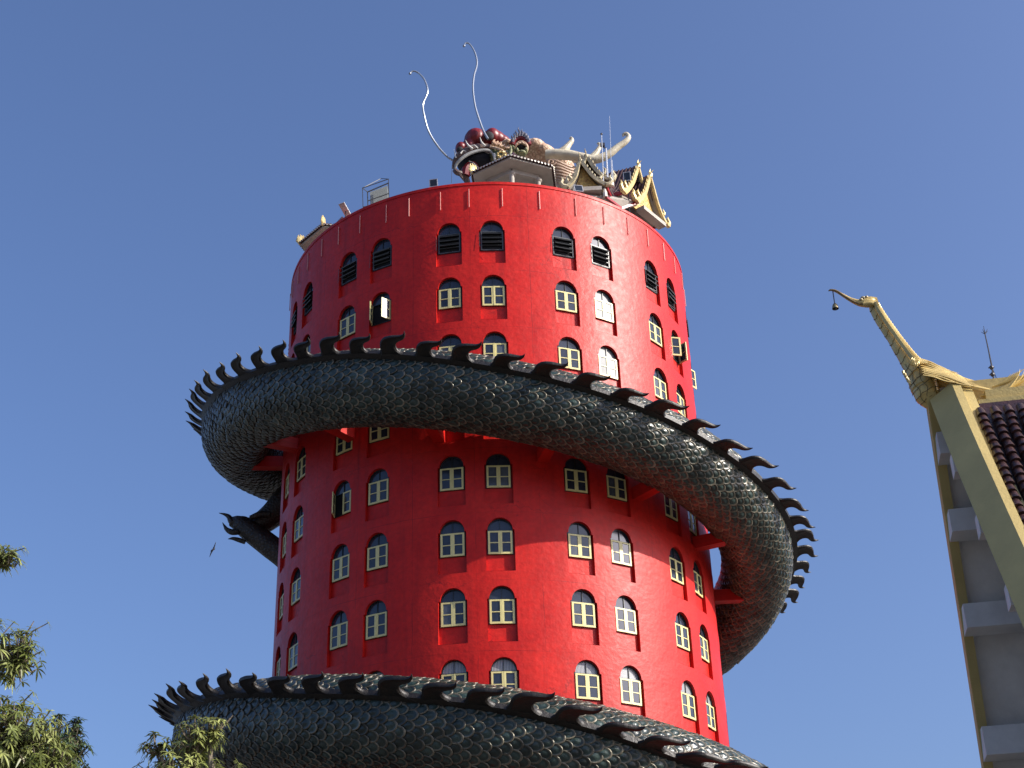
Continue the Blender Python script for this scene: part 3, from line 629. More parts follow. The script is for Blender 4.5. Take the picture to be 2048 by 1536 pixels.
def pavilion(cx, cy, rad_m, rot, ze, label, corners, tower_floor=RIM - 0.5):
    root = empty('roof_pavilion', (cx, cy, tower_floor)); tag(root, label, 'pavilion', 'hexagonal pavilions on the tower roof')
    zb = ze - tower_floor; n = 6
    cr = lambda r, k, z: Vector((r * math.cos(rot + k * PI / 3), r * math.sin(rot + k * PI / 3), z))
    s = MB()
    for k in range(n):
        a, b_ = cr(rad_m, k, zb), cr(rad_m, k + 1, zb); c, d = cr(rad_m * .62, k, zb - 0.12), cr(rad_m * .62, k + 1, zb - .12)
        s.add([a, b_, d, c], [(0, 1, 2, 3)])
        s.bar(cr(rad_m * .64, k, zb - .22), cr(rad_m * .64, k + 1, zb - .22), 0.22, 0.26)
        a2, b2 = cr(rad_m, k, zb), cr(rad_m, k + 1, zb); s.add([a2, b2, b2 + Vector((0, 0, .1)), a2 + Vector((0, 0, .1))], [(0, 1, 2, 3)])
    s.add([cr(rad_m * .62, k, zb - .1) for k in range(n)], [tuple(range(n))])
    s.build('soffit', SOFF, root, smooth=False)
    for k in range(n):
        m = MB(); p = cr(rad_m * .64, k, 0); m.tube([p, p + Vector((0, 0, zb - .5)), p + Vector((0, 0, zb - .42)), p + Vector((0, 0, zb - .3))], [.13, .13, .2, .2], 12); m.build('column', SOFF, root)
    r = MB(); lv_ = [(1.03, .11), (.72, .42), (.42, .95), (.2, 1.6), (0.02, 2.2)]
    for k in range(n):
        for j in range(len(lv_) - 1):
            r.add([cr(rad_m * lv_[j][0], k, zb + lv_[j][1]), cr(rad_m * lv_[j][0], k + 1, zb + lv_[j][1]), cr(rad_m * lv_[j + 1][0], k + 1, zb + lv_[j + 1][1]), cr(rad_m * lv_[j + 1][0], k, zb + lv_[j + 1][1])], [(0, 1, 2, 3)])
        a, b_ = cr(rad_m * 1.03, k, zb + .12), cr(rad_m * 1.03, k + 1, zb + .12); nn_ = 13
        for i in range(nn_):
            p = a.lerp(b_, (i + .5) / nn_); inn = (Vector((0, 0, p.z)) - p).normalized()
            r.tube([p - inn * .06 + Vector((0, 0, .02)), p + inn * .75 + Vector((0, 0, .33))], .075, 8)
            r.tube([p - inn * .075 + Vector((0, 0, .02)), p - inn * .055 + Vector((0, 0, .02))], .06, 8, 1)
    r.build('roof', [TILE, TIPW], root)
    f = MB()
    for k in corners:
        d = cr(1, k, 0); m = MB(); flame(m, cr(rad_m * 1.0, k, zb + .15), d, .6); m.build('corner_finial', GOLD, root)
    return root
PZ = 48.87
pavilion(1.57, 63.9, 2.4, rad(-95.4), PZ, 'white hexagonal pavilion roof corner below the dragon head', (2, 3, 4, 5))
pavilion(-8.25, 69.6, 2.3, rad(190), 48.95, 'pale pavilion eave with gilt finial at the left edge of the tower roof', range(6))

# ------------------------------------------------------------------ gabled shrine on the roof, right
REDT = mat('red_fascia', (0.30, 0.012, 0.02), 0.4); PEDI = mat('gilt_relief', (0.66, 0.46, 0.14), 0.4, 0.3, second=(0.22, 0.10, 0.03), scale=9, bump=1.0, bscale=16, var=.2)
shr = empty('roof_shrine', (7.0, 65.5, RIM - 0.5)); tag(shr, 'small shrine with tiered gables and gilt bargeboards on the right of the tower roof', 'shrine')
def rs(v): return Vector(v) - Vector((7.0, 65.5, RIM - 0.5))
def gable(apex, fl, fr, back, gilt, ws=0.75, fh=0.6, ped=True):
    """apex, two feet (world); back = vector along the ridge. Roof slabs, soffit, curved bargeboards with teeth, pediment"""
    A, Lf, Rf, B = rs(apex), rs(fl), rs(fr), Vector(back)
    nrm = -B.normalized(); up = Vector((0, 0, 1)); mid = (Lf + Rf) / 2
    sides = []
    for Fp in (Lf, Rf):
        pts = []
        for t in np.linspace(0, 1, 9):
            q = A.lerp(Fp, t); q = q + (mid.lerp(A, 1 - t) - q) * (0.22 * math.sin(PI * t)) + up * (-0.10 * math.sin(PI * t)); pts.append(q)
        sides.append(pts)
    r = MB(); so = MB()
    for pts in sides:
        for i in range(8):
            a, b_ = pts[i] + up * .1, pts[i + 1] + up * .1; r.add([a, b_, b_ + B, a + B, a + up * .09, b_ + up * .09, b_ + B + up * .09, a + B + up * .09], [(4, 5, 6, 7), (0, 4, 7, 3), (1, 2, 6, 5), (2, 3, 7, 6), (0, 1, 5, 4)])
            a, b_ = pts[i] + up * .06, pts[i + 1] + up * .06; so.add([a, b_, b_ + B, a + B], [(0, 1, 2, 3)])
        nb = 7
        for k in range(int(B.length / .22)):
            o_ = B.normalized() * (.15 + k * .22); r.tube([p + o_ + up * .19 for p in pts], .06, 6)
    r.build('roof', TILE, shr); so.build('soffit', SOFF, shr)
    for pts in sides: fa = MB(); fa.bar(pts[-1] + up * .1 - nrm * .1, pts[-1] + B + up * .1, .1, .2); fa.build('fascia', REDT, shr, smooth=False)
    for pts in sides:
        m = MB(); n = len(pts)
        wd = [q * ws for q in (.16, .17, .19, .2, .2, .19, .19, .2, .22)]
        vs = []; fs = []
        for i, p in enumerate(pts):
            d = (pts[min(i + 1, n - 1)] - pts[max(i - 1, 0)]).normalized(); c = nrm.cross(d); c = c if c.z > 0 else -c
            for sgn, y in ((1, .14), (1, .0), (-1, .0), (-1, .14)): vs.append(p + up * .12 + c * wd[i] * sgn + nrm * y)
        for i in range(n - 1):
            for k in range(4): fs.append((i * 4 + k, i * 4 + (k + 1) % 4, (i + 1) * 4 + (k + 1) % 4, (i + 1) * 4 + k))
        fs += [(0, 1, 2, 3), ((n - 1) * 4, (n - 1) * 4 + 3, (n - 1) * 4 + 2, (n - 1) * 4 + 1)]; m.add(vs, fs)
        for i in range(1, 8):
            p = pts[i]; d = (pts[i + 1] - pts[i - 1]).normalized(); c = nrm.cross(d); c = c if c.z > 0 else -c
            b0 = p + up * .12 + c * .16 * ws + nrm * .07; m.tube([b0, b0 + c * .12 * ws - d * .05, b0 + c * .2 * ws - d * .12], [.06, .045, .008], 6)
        e = pts[-1]; d = (pts[-1] - pts[-2]).normalized(); hd = Vector((d.x, d.y, 0)).normalized()
        m.tube([e + up * .1 + nrm * .07, e + hd * .22 + up * .12 + nrm * .07, e + hd * .34 + up * .34 + nrm * .07, e + hd * .24 + up * .58 + nrm * .07, e + hd * .3 + up * .75 + nrm * .07], [.13, .15, .12, .07, .01], 8)
        m.tube([e - d * .35 + up * .3 + nrm * .07, e - d * .3 + hd * .12 + up * .55 + nrm * .07, e - d * .3 + up * .8 + nrm * .07], [.1, .09, .01], 8)
        m.build('bargeboard', gilt, shr)
    m = MB(); m.tube([A + up * .1 + nrm * .08, A + up * .4 * fh + nrm * .14, A + up * .65 * fh + nrm * .05, A + up * 1.05 * fh + nrm * .12], [.13, .1, .06, .008], 8); m.tube([A + up * .35 + nrm * .1, A + up * .5 + nrm * .3], [.06, .01], 6); m.build('finial', gilt, shr)
    if ped:
        m = MB(); o = [p - nrm * .25 - up * .1 for p in sides[0]][::-1] + [p - nrm * .25 - up * .1 for p in sides[1]][1:]
        m.prism(o, -nrm * .1); m.build('pediment', PEDI, shr, smooth=False)
        m = MB(); base = Lf.lerp(Rf, .5) - up * .2; m.bar(Lf.lerp(Rf, .12) - up * .22 + nrm * .02, Lf.lerp(Rf, .88) - up * .22 + nrm * .02, .5, .24); m.build('beam', SOFF, shr, smooth=False)
IV = mat('weathered_gilt', (0.50, 0.43, 0.27), 0.5, 0.05, var=0.3, scale=6, bump=.4)
gable(at(1298, 357, 65.8), hz(1272, 405, 48.1), hz(1330, 452, 48.1), Vector((-0.93, 0.35, 0)) * 2.4, GOLD)
gable(at(1274, 338, 65.5), at(1247, 388, 64.2), at(1297, 402, 66.4), Vector((-0.93, 0.35, 0)) * 2.2, GOLD, ped=False)
gable(at(1161, 326, 63.0), at(1136, 378, 63.0), at(1212, 374, 63.0), Vector((0.30, 0.95, 0)) * 2.6, IV, .48, .35)
gable(at(1173, 318, 64.2), at(1146, 375, 64.2), at(1219, 364, 64.2), Vector((0.30, 0.95, 0)) * 2.0, IV, .48, .35, ped=False)
b_ = MB()                             # white hall body and the broad eave slab between the gables
b_.box(rs((6.5, 67.0, 46.7)), (1.7, 1.6, 1.0)); b_.build('wall', SOFF, shr, smooth=False)
e0, e1, e2, e3 = at(1211, 396, 63.2), at(1245, 420, 64.6), at(1275, 408, 65.2), at(1224, 366, 66.0)
r = MB(); r.prism([rs(p) for p in (at(1209, 392, 63.1), at(1243, 416, 64.3), at(1281, 402, 65.0), at(1240, 352, 66.6), at(1216, 352, 66.6))], (0, 0, .12)); r.build('roof', TILE, shr, smooth=False)
r = MB(); r.prism([rs(p) - Vector((0, 0, .1)) for p in (at(1150, 384, 62.8), at(1209, 394, 63.1), at(1243, 418, 64.3), at(1281, 404, 65.0), at(1240, 354, 66.6), at(1180, 354, 66.6))], (0, 0, .07)); r.build('soffit', SOFF, shr, smooth=False)
r = MB(); r.bar(rs(at(1211, 393, 63.0)), rs(at(1243, 417, 64.2)), .1, .14); r.build('fascia', REDT, shr, smooth=False); r = MB(); r.bar(rs(at(1243, 417, 64.2)), rs(at(1278, 404, 64.9)), .1, .14); r.build('fascia', REDT, shr, smooth=False)
r = MB()
for x, y, h_ in ((1210, 388, 9), (1223, 366, 9)): p = rs(at(x, y, 63.0)); r.tube([p - Vector((0, 0, .2)), p + Vector((0, 0, .1)), p + Vector((0, 0, .35))], [.13, .12, .05], 8)
r.build('corner_post', TIPW, shr)

# ------------------------------------------------------------------ small things on the roof
PAN = mat('panel_cell', (0.02, 0.025, 0.035), 0.2, var=.2); ALU = mat('aluminium_frame', (0.5, 0.5, 0.5), 0.4, 0.5); POST = mat('grey_post', (0.045, 0.045, 0.045), 0.5)
def solar(px, py, Y, yaw, tilt, w_, h_, label, back=False):
    p = at(px, py, Y); root = empty('solar_panel', (p.x, p.y, RIM), 0); tag(root, label, 'solar panel', 'small solar panels along the tower rim')
    z = p.z - RIM; Rm = Matrix.Rotation(yaw, 3, 'Z') @ Matrix.Rotation(tilt, 3, 'X'); ax = (Rm @ Vector((1, 0, 0)), Rm @ Vector((0, 1, 0)), Rm @ Vector((0, 0, 1))); c = Vector((0, 0, z))
    m = MB(); m.box(c, (w_ / 2 - .03, .015, h_ / 2 - .03), ax); m.build('cells', ALU if back else PAN, root, smooth=False)
    m = MB()
    for s in (-1, 1): m.box(c + ax[0] * s * (w_ / 2 - .015), (.018, .03, h_ / 2), ax); m.box(c + ax[2] * s * (h_ / 2 - .015), (w_ / 2 - .033, .028, .018), ax)
    m.build('frame', ALU, root, smooth=False)
    m = MB(); m.bar((0, .05, -.3), (0, .05, z), .05, .05); m.build('post', POST, root, smooth=False)
solar(867, 366, 60.6, rad(-10), rad(12), .42, .42, 'small dark solar panel on the rim left of the dragon head')
solar(1157, 377, 61.4, rad(12), rad(-18), .46, .52, 'small solar panel with white frame below the gabled shrine')
solar(1254, 353, 64.5, rad(-12), rad(4), .4, .55, 'dark upright solar panel above the dark roof of the shrine')
solar(691, 421, 63.5, rad(-30), rad(58), .35, .9, 'pale tilted solar panel seen edge on at the left rim', True)
cg = empty('cage', at(752, 405, 62.6)); tag(cg, 'wire framed cage around a pale box on the left rim', 'cage')
def cpt(px, py, Y): return at(px, py, Y) - Vector(cg.location)
m = MB()
Fq = [(725, 376), (777, 358), (778, 402), (726, 414)]; F3 = [cpt(x, y, 62.2) for x, y in Fq]; B3 = [cpt(x, y, 63.4) for x, y in ((735, 384), (777, 366), (778, 408), (736, 420))]
T3 = cpt(762, 357, 63.2)
for a in range(4):
    m.bar(F3[a], F3[(a + 1) % 4], .035, .035); m.bar(B3[a], B3[(a + 1) % 4], .05, .05); m.bar(F3[a], B3[a], .03, .03)
m.bar(F3[0], T3, .03, .03); m.bar(T3, F3[1], .03, .03); m.bar(B3[0].lerp(B3[3], .5), B3[1].lerp(B3[2], .5), .04, .04)
m.build('frame', POST, cg, smooth=False)
m = MB(); Q = [cpt(x, y, 63.7) for x, y in ((740, 384), (775, 371), (776, 408), (741, 420))]; m.prism(Q, (0, .5, 0)); m.build('box_panel', mat('pale_metal', (.20, .22, .21), .5), cg, smooth=False)
ANT = mat('antenna_metal', (0.6, 0.62, 0.65), 0.4, 0.3); DARKM = mat('dark_metal', (0.04, 0.04, 0.05), 0.5)
def antenna(pts, Y, r, label, m_=ANT, extra=None):
    P = [at(x, y, Y) for x, y in pts]; root = empty('antenna', P[0]); tag(root, label, 'antenna', 'aerials behind the shrine')
    m = MB(); m.tube([p - P[0] for p in P], r, 6); m.build('mast', m_, root)
    if extra: extra(root, P)
def tip(root, P):
    m = MB(); m.ellip(P[-1] - P[0], (.07, .07, .07), seg=8, rings=6); m.build('tip', DARKM, root)
antenna([(1207, 366), (1203, 268)], 63.4, [.03, .02], 'white aerial pole with dark knob, leftmost of the aerials behind the shrine', extra=tip)
antenna([(1224, 372), (1219, 232)], 63.8, [.02, .008], 'tallest thin whip aerial behind the shrine')
def tbox(root, P):
    m = MB(); q = P[-1] - P[0]; m.bar(q, q + (at(1204, 292, 63.6) - P[-1]), .06, .06); m.box(q + (at(1205, 290, 63.6) - P[-1]), (.12, .08, .1)); m.build('bracket', DARKM, root)
antenna([(1215, 355), (1212, 297)], 63.6, [.05, .04], 'short thick mast with a dark bracket at its top', extra=tbox)
antenna([(1226, 365), (1224, 320)], 63.9, [.03, .015], 'shortest stub aerial right of the thick mast')
antenna([(903, 366), (904, 330)], 61.0, [.012, .012], 'thin dark wire standing on the rim below the dragon snout', DARKM)

# ------------------------------------------------------------------ temple gable, right
e_ = Vector((math.cos(rad(-10)), math.sin(rad(-10)), 0)); g_ = Vector((-e_.y, e_.x, 0)); up = Vector((0, 0, 1))
A0 = Vector((8.79689516, 25.26218399, 13.58074724)) + CAM
ct = 1 / math.tan(rad(60)); PROW = 0.05
def near(c, e=0.0, out=0.0):          # c metres below the apex on the near slope
    d = -g_ * (c * ct) - up * c + e_ * (PROW * c); n = (-g_ * math.sin(rad(60)) + up * math.cos(rad(60))); return A0 + d + e_ * e + n * out
def far(c, e=0.0, out=0.0):
    d = g_ * (c * ct) - up * c + e_ * (PROW * c); n = (g_ * math.sin(rad(60)) + up * math.cos(rad(60))); return A0 + d + e_ * e + n * out
TW = empty('temple', (A0.x + 6, A0.y - 2, 0)); tag(TW, 'pale temple building with cream bargeboards and dark tiled roof at the right edge', 'temple')
tr = lambda v: Vector(v) - Vector(TW.location)
OLIVE = mat('cream_yellow_paint', (0.50, 0.38, 0.135), 0.5, var=0.1, scale=1.2, bump=.15); GREYW = mat('grey_white_paint', (0.64, 0.62, 0.58), 0.7, var=0.16, scale=.8, bump=.15)
DT = mat('brown_clay_tile', (0.06, 0.024, 0.019), 0.34, second=(0.018, 0.009, 0.010), scale=5, var=.2, bump=.3)
n60 = (-g_ * math.sin(rad(60)) + up * math.cos(rad(60)))
m = MB(); W = e_ * math.cos(rad(40)) * .54 + n60 * math.sin(rad(40)) * .54
cs = np.linspace(0.35, 11, 24); P0 = []; P1 = []
for c in cs:
    P0.append(near(c, -0.33 + 0.06 * math.exp(-c / 1.2))); P1.append(P0[-1] + W)
vs = []; fs = []
for i in range(len(cs)):
    a, b_ = P0[i], P1[i]; vs += [tr(a), tr(b_), tr(b_ + e_ * .15 - n60 * .01), tr(b_ + e_ * .15 - n60 * .09), tr(b_ + e_ * .36 - n60 * .12), tr(b_ + e_ * .36 - n60 * .4), tr(a + e_ * .4 - n60 * .1)]
for i in range(len(cs) - 1):
    for k in range(7): fs.append((i * 7 + k, i * 7 + (k + 1) % 7, (i + 1) * 7 + (k + 1) % 7, (i + 1) * 7 + k))
fs += [tuple(range(7)), tuple(range((len(cs) - 1) * 7, len(cs) * 7))]; m.add(vs, fs); m.build('bargeboard', OLIVE, TW, smooth=False)
m = MB(); vs = []; fs = []
for c in cs:
    for e, o in ((-.02, 0), (.16, 0), (.16, -.34), (-.02, -.34)): vs.append(tr(far(c - .3, e - .3, o)))
for i in range(len(cs) - 1):
    for k in range(4): fs.append((i * 4 + k, i * 4 + (k + 1) % 4, (i + 1) * 4 + (k + 1) % 4, (i + 1) * 4 + k))
m.add(vs, fs); m.build('bargeboard', OLIVE, TW, smooth=False)
m = MB(); m.add([tr(far(-.0, -.3, -.16)), tr(far(12, -.3, -.16)), tr(far(12, 14, -.16)), tr(far(0, 14, -.16))], [(0, 1, 2, 3)]); m.add([tr(far(-.0, -.3, -.06)), tr(far(12, -.3, -.06)), tr(far(12, 14, -.06)), tr(far(0, 14, -.06))], [(0, 3, 2, 1)]); m.build('soffit', GREYW, TW, smooth=False, fix=False)
for c, hgt in ((1.0, .46), (2.3, .46), (3.9, .48), (6.0, .55), (8.2, .55)):
    m = MB(); q = far(c, -.36, -.45); m.box(tr(q + e_ * 5.02), (4.95, .28, hgt / 2), (e_, g_, up)); m.build('purlin', GREYW, TW, smooth=False)
for c in (1.95, 3.55, 5.2, 6.9):
    m = MB(); q = near(c, -.17, -.28); m.box(tr(q + e_ * 1.9), (2.02, .17, .2), (e_, g_, up)); m.build('purlin', GREYW, TW, smooth=False)
# near roof plane with barrel tiles
m = MB(); off = .30
m.add([tr(near(.85, .2, off - .12)), tr(near(12, .2 - .5, off - .12)), tr(near(12, 14, off - .12)), tr(near(.85, 14, off - .12))], [(0, 1, 2, 3)])
pitch = .24
for k in range(40):
    ee = .5 + k * pitch; ncourse = 57
    for j in range(ncourse):
        c0 = 1.1 + j * .19; jit = random.uniform(-.015, .015)
        vs = []; seg = 6
        for (c, o, r_) in ((c0, off - .02, .078), (c0 + .235, off + .02, .098)):
            for s in range(seg + 1):
                a = PI * s / seg; vs.append(tr(near(c, ee + jit - c * PROW + r_ * math.cos(a), o + r_ * math.sin(a) - .06)))
        fs = [(s, s + 1, seg + 2 + s, seg + 1 + s) for s in range(seg)]; fs.append(tuple(range(seg + 1, 2 * seg + 2)))
        m.add(vs, fs)
m.build('roof_tiles', DT, TW)
m = MB()                              # ridge beam under the bird, with a fascia
for e0_, e1_, z0_, z1_, y_ in ((.55, 14, -.98, -.66, -.62), (.72, 14, -.657, -.42, -.52)):
    q = A0 + e_ * ((e0_ + e1_) / 2) + up * ((z0_ + z1_) / 2); m.box(tr(q), ((e1_ - e0_) / 2, -y_, (z1_ - z0_) / 2), (e_, g_, up))
m.build('ridge_beam', OLIVE, TW, smooth=False)
m = MB(); m.prism([tr(near(1.0, 2.6, -.5)), tr(near(9, 2.2, -.5)), tr(far(9, 2.2, -.5)), tr(far(1.0, 2.6, -.5))], e_ * .3); q = A0 - up * 12.2 + e_ * 9; m.box(tr((q.x, q.y, 2.6)), (6.3, 4.2, 2.6), (e_, g_, up)); m.build('wall', GREYW, TW, smooth=False)

# lightning rod
LR = empty('lightning_rod', A0 + e_ * 2.1); tag(LR, 'thin dark lightning rod with forked tip above the golden bird tail', 'lightning rod')
def ridgept(px, py, side=0.0):        # the point of the vertical plane through the ridge seen at (px, py)
    d = FW + (RT * (px - 1024) - UP * (py - 768)) / FPX; O_ = A0 + g_ * side; t = (O_ - CAM).dot(g_) / d.dot(g_); return CAM + d * t
m = MB(); P = [ridgept(x, y, .5) - Vector(LR.location) for x, y in ((1989, 768), (1984, 735), (1977, 700), (1970, 668), (1967, 652))]; m.tube(P, [.018, .018, .014, .012, .004], 6)
for x, y in ((1985, 749), (1983, 735)): p = ridgept(x, y, .5) - Vector(LR.location); m.ellip(p, (.045, .045, .05), seg=8, rings=6); m.bar(p - e_ * .06, p + e_ * .05, .02, .02)
for dx, dy in ((-8, -3), (6, -6), (-5, -8), (5, -9)): m.tube([P[3], ridgept(1970 + dx, 667 + dy, .5) - Vector(LR.location)], [.009, .003], 5)
m.tube([P[1], ridgept(1996, 764, .5) - Vector(LR.location)], .008, 5)
m.build('rod', DARKM, LR)

# golden bird finial
GB = mat('gold_plate', (0.60, 0.44, 0.155), 0.36, 0.15, var=0.22, scale=2.5, bump=.15, bscale=8)
BF = empty('bird_statue', A0); tag(BF, 'golden long necked swan statue perched on the tip of the temple gable', 'statue')
def bp(px, py, side=0.0): return ridgept(px, py, side) - A0
kb = (A0 - CAM).dot(FW) / FPX
def btube(mb, pts, seg=14, n=6, flat=0.8, side=0.0, step=0.0):
    s = spl(pts, n); P = []; r_ = []
    for i, q in enumerate(s):
        P.append(bp(q[0], q[1], side)); r_.append(max(.003, q[2] * kb) * (1 + (step * (((i * 2) % (2 * n)) / (2.0 * n) - .5) if step else 0)))
    mb.tube(P, r_, seg, flat=flat, up=-g_)
m = MB(); btube(m, [(1744, 606, 8), (1750, 622, 11.5), (1766, 648, 13), (1784, 674, 14), (1803, 702, 17), (1822, 728, 22), (1839, 752, 31), (1851, 778, 32), (1858, 799, 26), (1862, 815, 10)], 18, 8, .85, step=.07); body = m.build('body', GB, BF, angle=25)
# seams between the chest plates
SEAM = mat('dark_seam', (.10, .075, .035), .6); m = MB()
s_ = spl([(1744, 606, 8), (1750, 622, 11.5), (1766, 648, 13), (1784, 674, 14), (1803, 702, 17), (1822, 728, 22), (1839, 752, 31), (1851, 778, 32), (1858, 799, 26), (1862, 815, 10)], 8)
Pc = [bp(q[0], q[1]) for q in s_]; Rc_ = [q[2] * kb for q in s_]
def ringpt(i, a):
    T_ = (Pc[min(i + 1, len(Pc) - 1)] - Pc[max(i - 1, 0)]).normalized(); X_ = -g_; X_ = (X_ - T_ * X_.dot(T_)).normalized(); Y_ = T_.cross(X_); return Pc[i] + X_ * (Rc_[i] * 1.035 * math.cos(a)) + Y_ * (Rc_[i] * 1.035 * .85 * math.sin(a))
for i in range(6, len(Pc) - 3, 5): m.tube([ringpt(min(len(Pc) - 1, max(0, i + int(round(2 * math.sin(a * 1.5))))), a) for a in np.linspace(-1.9, 1.9, 15)], .0055, 4)
for a in (-1.1, -.45, .2, .8): m.tube([ringpt(i, a + .12 * math.sin(i * .5)) for i in range(40, len(Pc) - 3)], .0055, 4)
m.build('plate_seams', SEAM, BF)
m = MB(); m.box(e_ * .85 - up * .38, (.75, .30, .30), (e_, g_, up)); m.build('pedestal', GB, BF, smooth=False)
# overlapping neck feathers
m = MB()
neck = spl([(1744, 606, 8), (1750, 622, 11.5), (1766, 648, 13), (1784, 674, 14), (1803, 702, 17), (1822, 728, 22), (1842, 730, 20)], 5)
for i in range(1, len(neck) - 3, 1):
    q, q2 = neck[i], neck[i + 3]
    for j, (ox, sd_) in enumerate(((7, -.16), (9, 0), (4, -.22))):
        a = bp(q[0] + ox * q[2] / 13, q[1] - 4, sd_ * q[2] / 13); b2 = bp(q2[0] + (ox + 4) * q2[2] / 13, q2[1] - 3, sd_ * 1.2 * q2[2] / 13)
        m.tube([a, a.lerp(b2, .5) + up * .03, b2], [.02, .05, .012], 6, flat=.5)
m.build('neck_feathers', GB, BF)
m = MB(); btube(m, [(1658, 581, 1.5), (1664, 580.5, 2.2), (1674, 583.5, 3), (1690, 593, 4), (1705, 601, 5.5), (1720, 606, 8), (1733, 606, 10.5), (1744, 607, 9.5), (1751, 612, 6)], 12, 6, .9); headb = m.build('head', GB, BF)
m = MB(); btube(m, [(1657, 582, 1.2), (1662, 580, 2.4), (1674, 582.5, 2.6), (1692, 594, 2.6), (1715, 606.5, 2.4), (1735, 608, 2)], 8, 5, .9, side=-.06); m.build('beak_edge', mat('dark_gold_edge', (.25, .17, .07), .4, .3), headb)
m = MB()
for x, y, r_, sd_ in ((1726, 596, 5.5, 0), (1733, 594, 4, -.05), (1722, 599, 4, -.08)): m.ellip(bp(x, y, sd_), (r_ * kb, r_ * kb * .8, r_ * kb * .75), seg=10, rings=7)
m.build('crest_knob', mat('grey_gold', (.36, .31, .2), .4, .3), headb)
m = MB()
m.ellip(bp(1741, 603), (11 * kb, 9 * kb, 8 * kb), seg=14, rings=9)
for i in range(7): btube(m, [(1726 + i, 608 - i * 2.0, 2.5), (1742, 604 - i * 1.7 + 3, 3.8), (1759 - i * .8, 611 - i * 2.5, 1.0)], 8, 4, 1.2, side=-.16 + .04 * i)
m.build('crest_feathers', GB, headb)
# collar ornament and breast tassels
m = MB()
for i in range(10):
    a = i * .63; btube(m, [(1829, 724, 2.6), (1829 + 7 * math.cos(a), 724 + 6 * math.sin(a), 2.4), (1829 + 11 * math.cos(a + .5), 724 + 10 * math.sin(a + .5), .8)], 6, 3, 1, side=-.48)
m.build('collar', GB, BF)
m = MB()
for i in range(5): btube(m, [(1806 + i * 3, 742 + i * 5, 3), (1808 + i * 3, 749 + i * 5, 2.6)], 6, 2, 1, side=-.3)
m.build('breast_tassel', GB, BF)
# wing: long layered feathers sweeping back along the ridge
m = MB()
for L_ in range(3):
    for i in range(8):
        t = i / 7.0; y0 = 716 + t * (34 - 6 * L_) + L_ * 3; x0 = 1836 + 10 * t + L_ * 3
        ln = (1 - .18 * t) * (165 - 42 * (2 - L_)); x1 = x0 + ln; y1 = y0 + (52 + 10 * (1 - t)) * (ln / 165) - t * 6
        sd_ = -.10 - .062 * i - .03 * (2 - L_)
        pts = spl([(x0, y0), ((x0 * 2 + x1) / 3, y0 + (y1 - y0) * .32 - 1), ((x0 + 2 * x1) / 3, y0 + (y1 - y0) * .72 + 1), (x1, y1)], 5)
        nn_ = len(pts); m.tube([bp(q[0], q[1], sd_ + .03 * k / nn_) for k, q in enumerate(pts)], [max(.004, (2.5 * math.sin(PI * min(1, .12 + .88 * k / (nn_ - 1))) ** .5 + .2) * kb) for k in range(nn_)], 8, flat=.5, up=(up * .75 + g_ * .66))
m.build('wing', GB, BF, angle=60)
m = MB(); btube(m, [(1845, 752, 22), (1880, 764, 23), (1920, 780, 21), (1960, 790, 16), (2000, 792, 15), (2040, 776, 17), (2080, 750, 17)], 14, 5, 1.1, side=.15); m.build('back', GB, BF)
m = MB()
for i in range(9):
    t = i / 8; btube(m, [(1962 + 6 * i, 792 - 2 * i, 2.2), (1990 + 5 * i, 790 - 1.5 * i, 4.6), (2016 + 4 * i, 778 - 2 * i, 4.6), (2036 + 6 * i, 752 - i + (i % 2) * 4, 1.8), (2040 + 8 * i, 738 + (i % 3) * 4, .4)], 8, 5, .7, side=-.42 + .03 * i)
for i in range(5): btube(m, [(1985 + i * 4, 774 - i, 2), (2000 + i * 4, 768 - i, 3.2), (2012 + i * 5, 759 - i * 2, 2.4), (2022 + i * 7, 748 - i * 3, .4)], 8, 4, .7, side=-.3)
m.build('tail', GB, BF)
# bell
bl = bp(1670, 611) + A0; BE = empty('bell', bl); tag(BE, 'small brass bell hanging on a wire from the golden bird beak', 'bell')
m = MB(); r0 = 7 * kb; prof = [(0.1, .95), (.45, .85), (.72, .45), (.85, 0), (.95, -.5), (1.0, -.8)]; vs = []; fs = []
for r_, z in prof: vs += [Vector((r0 * r_ * math.cos(2 * PI * k / 16), r0 * r_ * math.sin(2 * PI * k / 16), r0 * z * 1.05 - r0 * .3)) for k in range(16)]
for j in range(len(prof) - 1): fs += [(j * 16 + k, j * 16 + (k + 1) % 16, (j + 1) * 16 + (k + 1) % 16, (j + 1) * 16 + k) for k in range(16)]
fs.append(tuple(range(16))); m.add(vs, fs); m.build('bell_cup', mat('old_brass', (.30, .24, .12), .35, .6, var=.2), BE)
m = MB(); m.tube([(0, 0, -.02), (0, 0, -r0 * 1.25)], .012, 6); m.ellip((0, 0, -r0 * 1.25), (.03, .03, .03), seg=8, rings=6); m.build('clapper', DARKM, BE)
m = MB(); m.tube([Vector((0, 0, r0 * .6)), bp(1665.5, 582) + A0 - bl], .011, 6); m.build('wire', DARKM, BE)

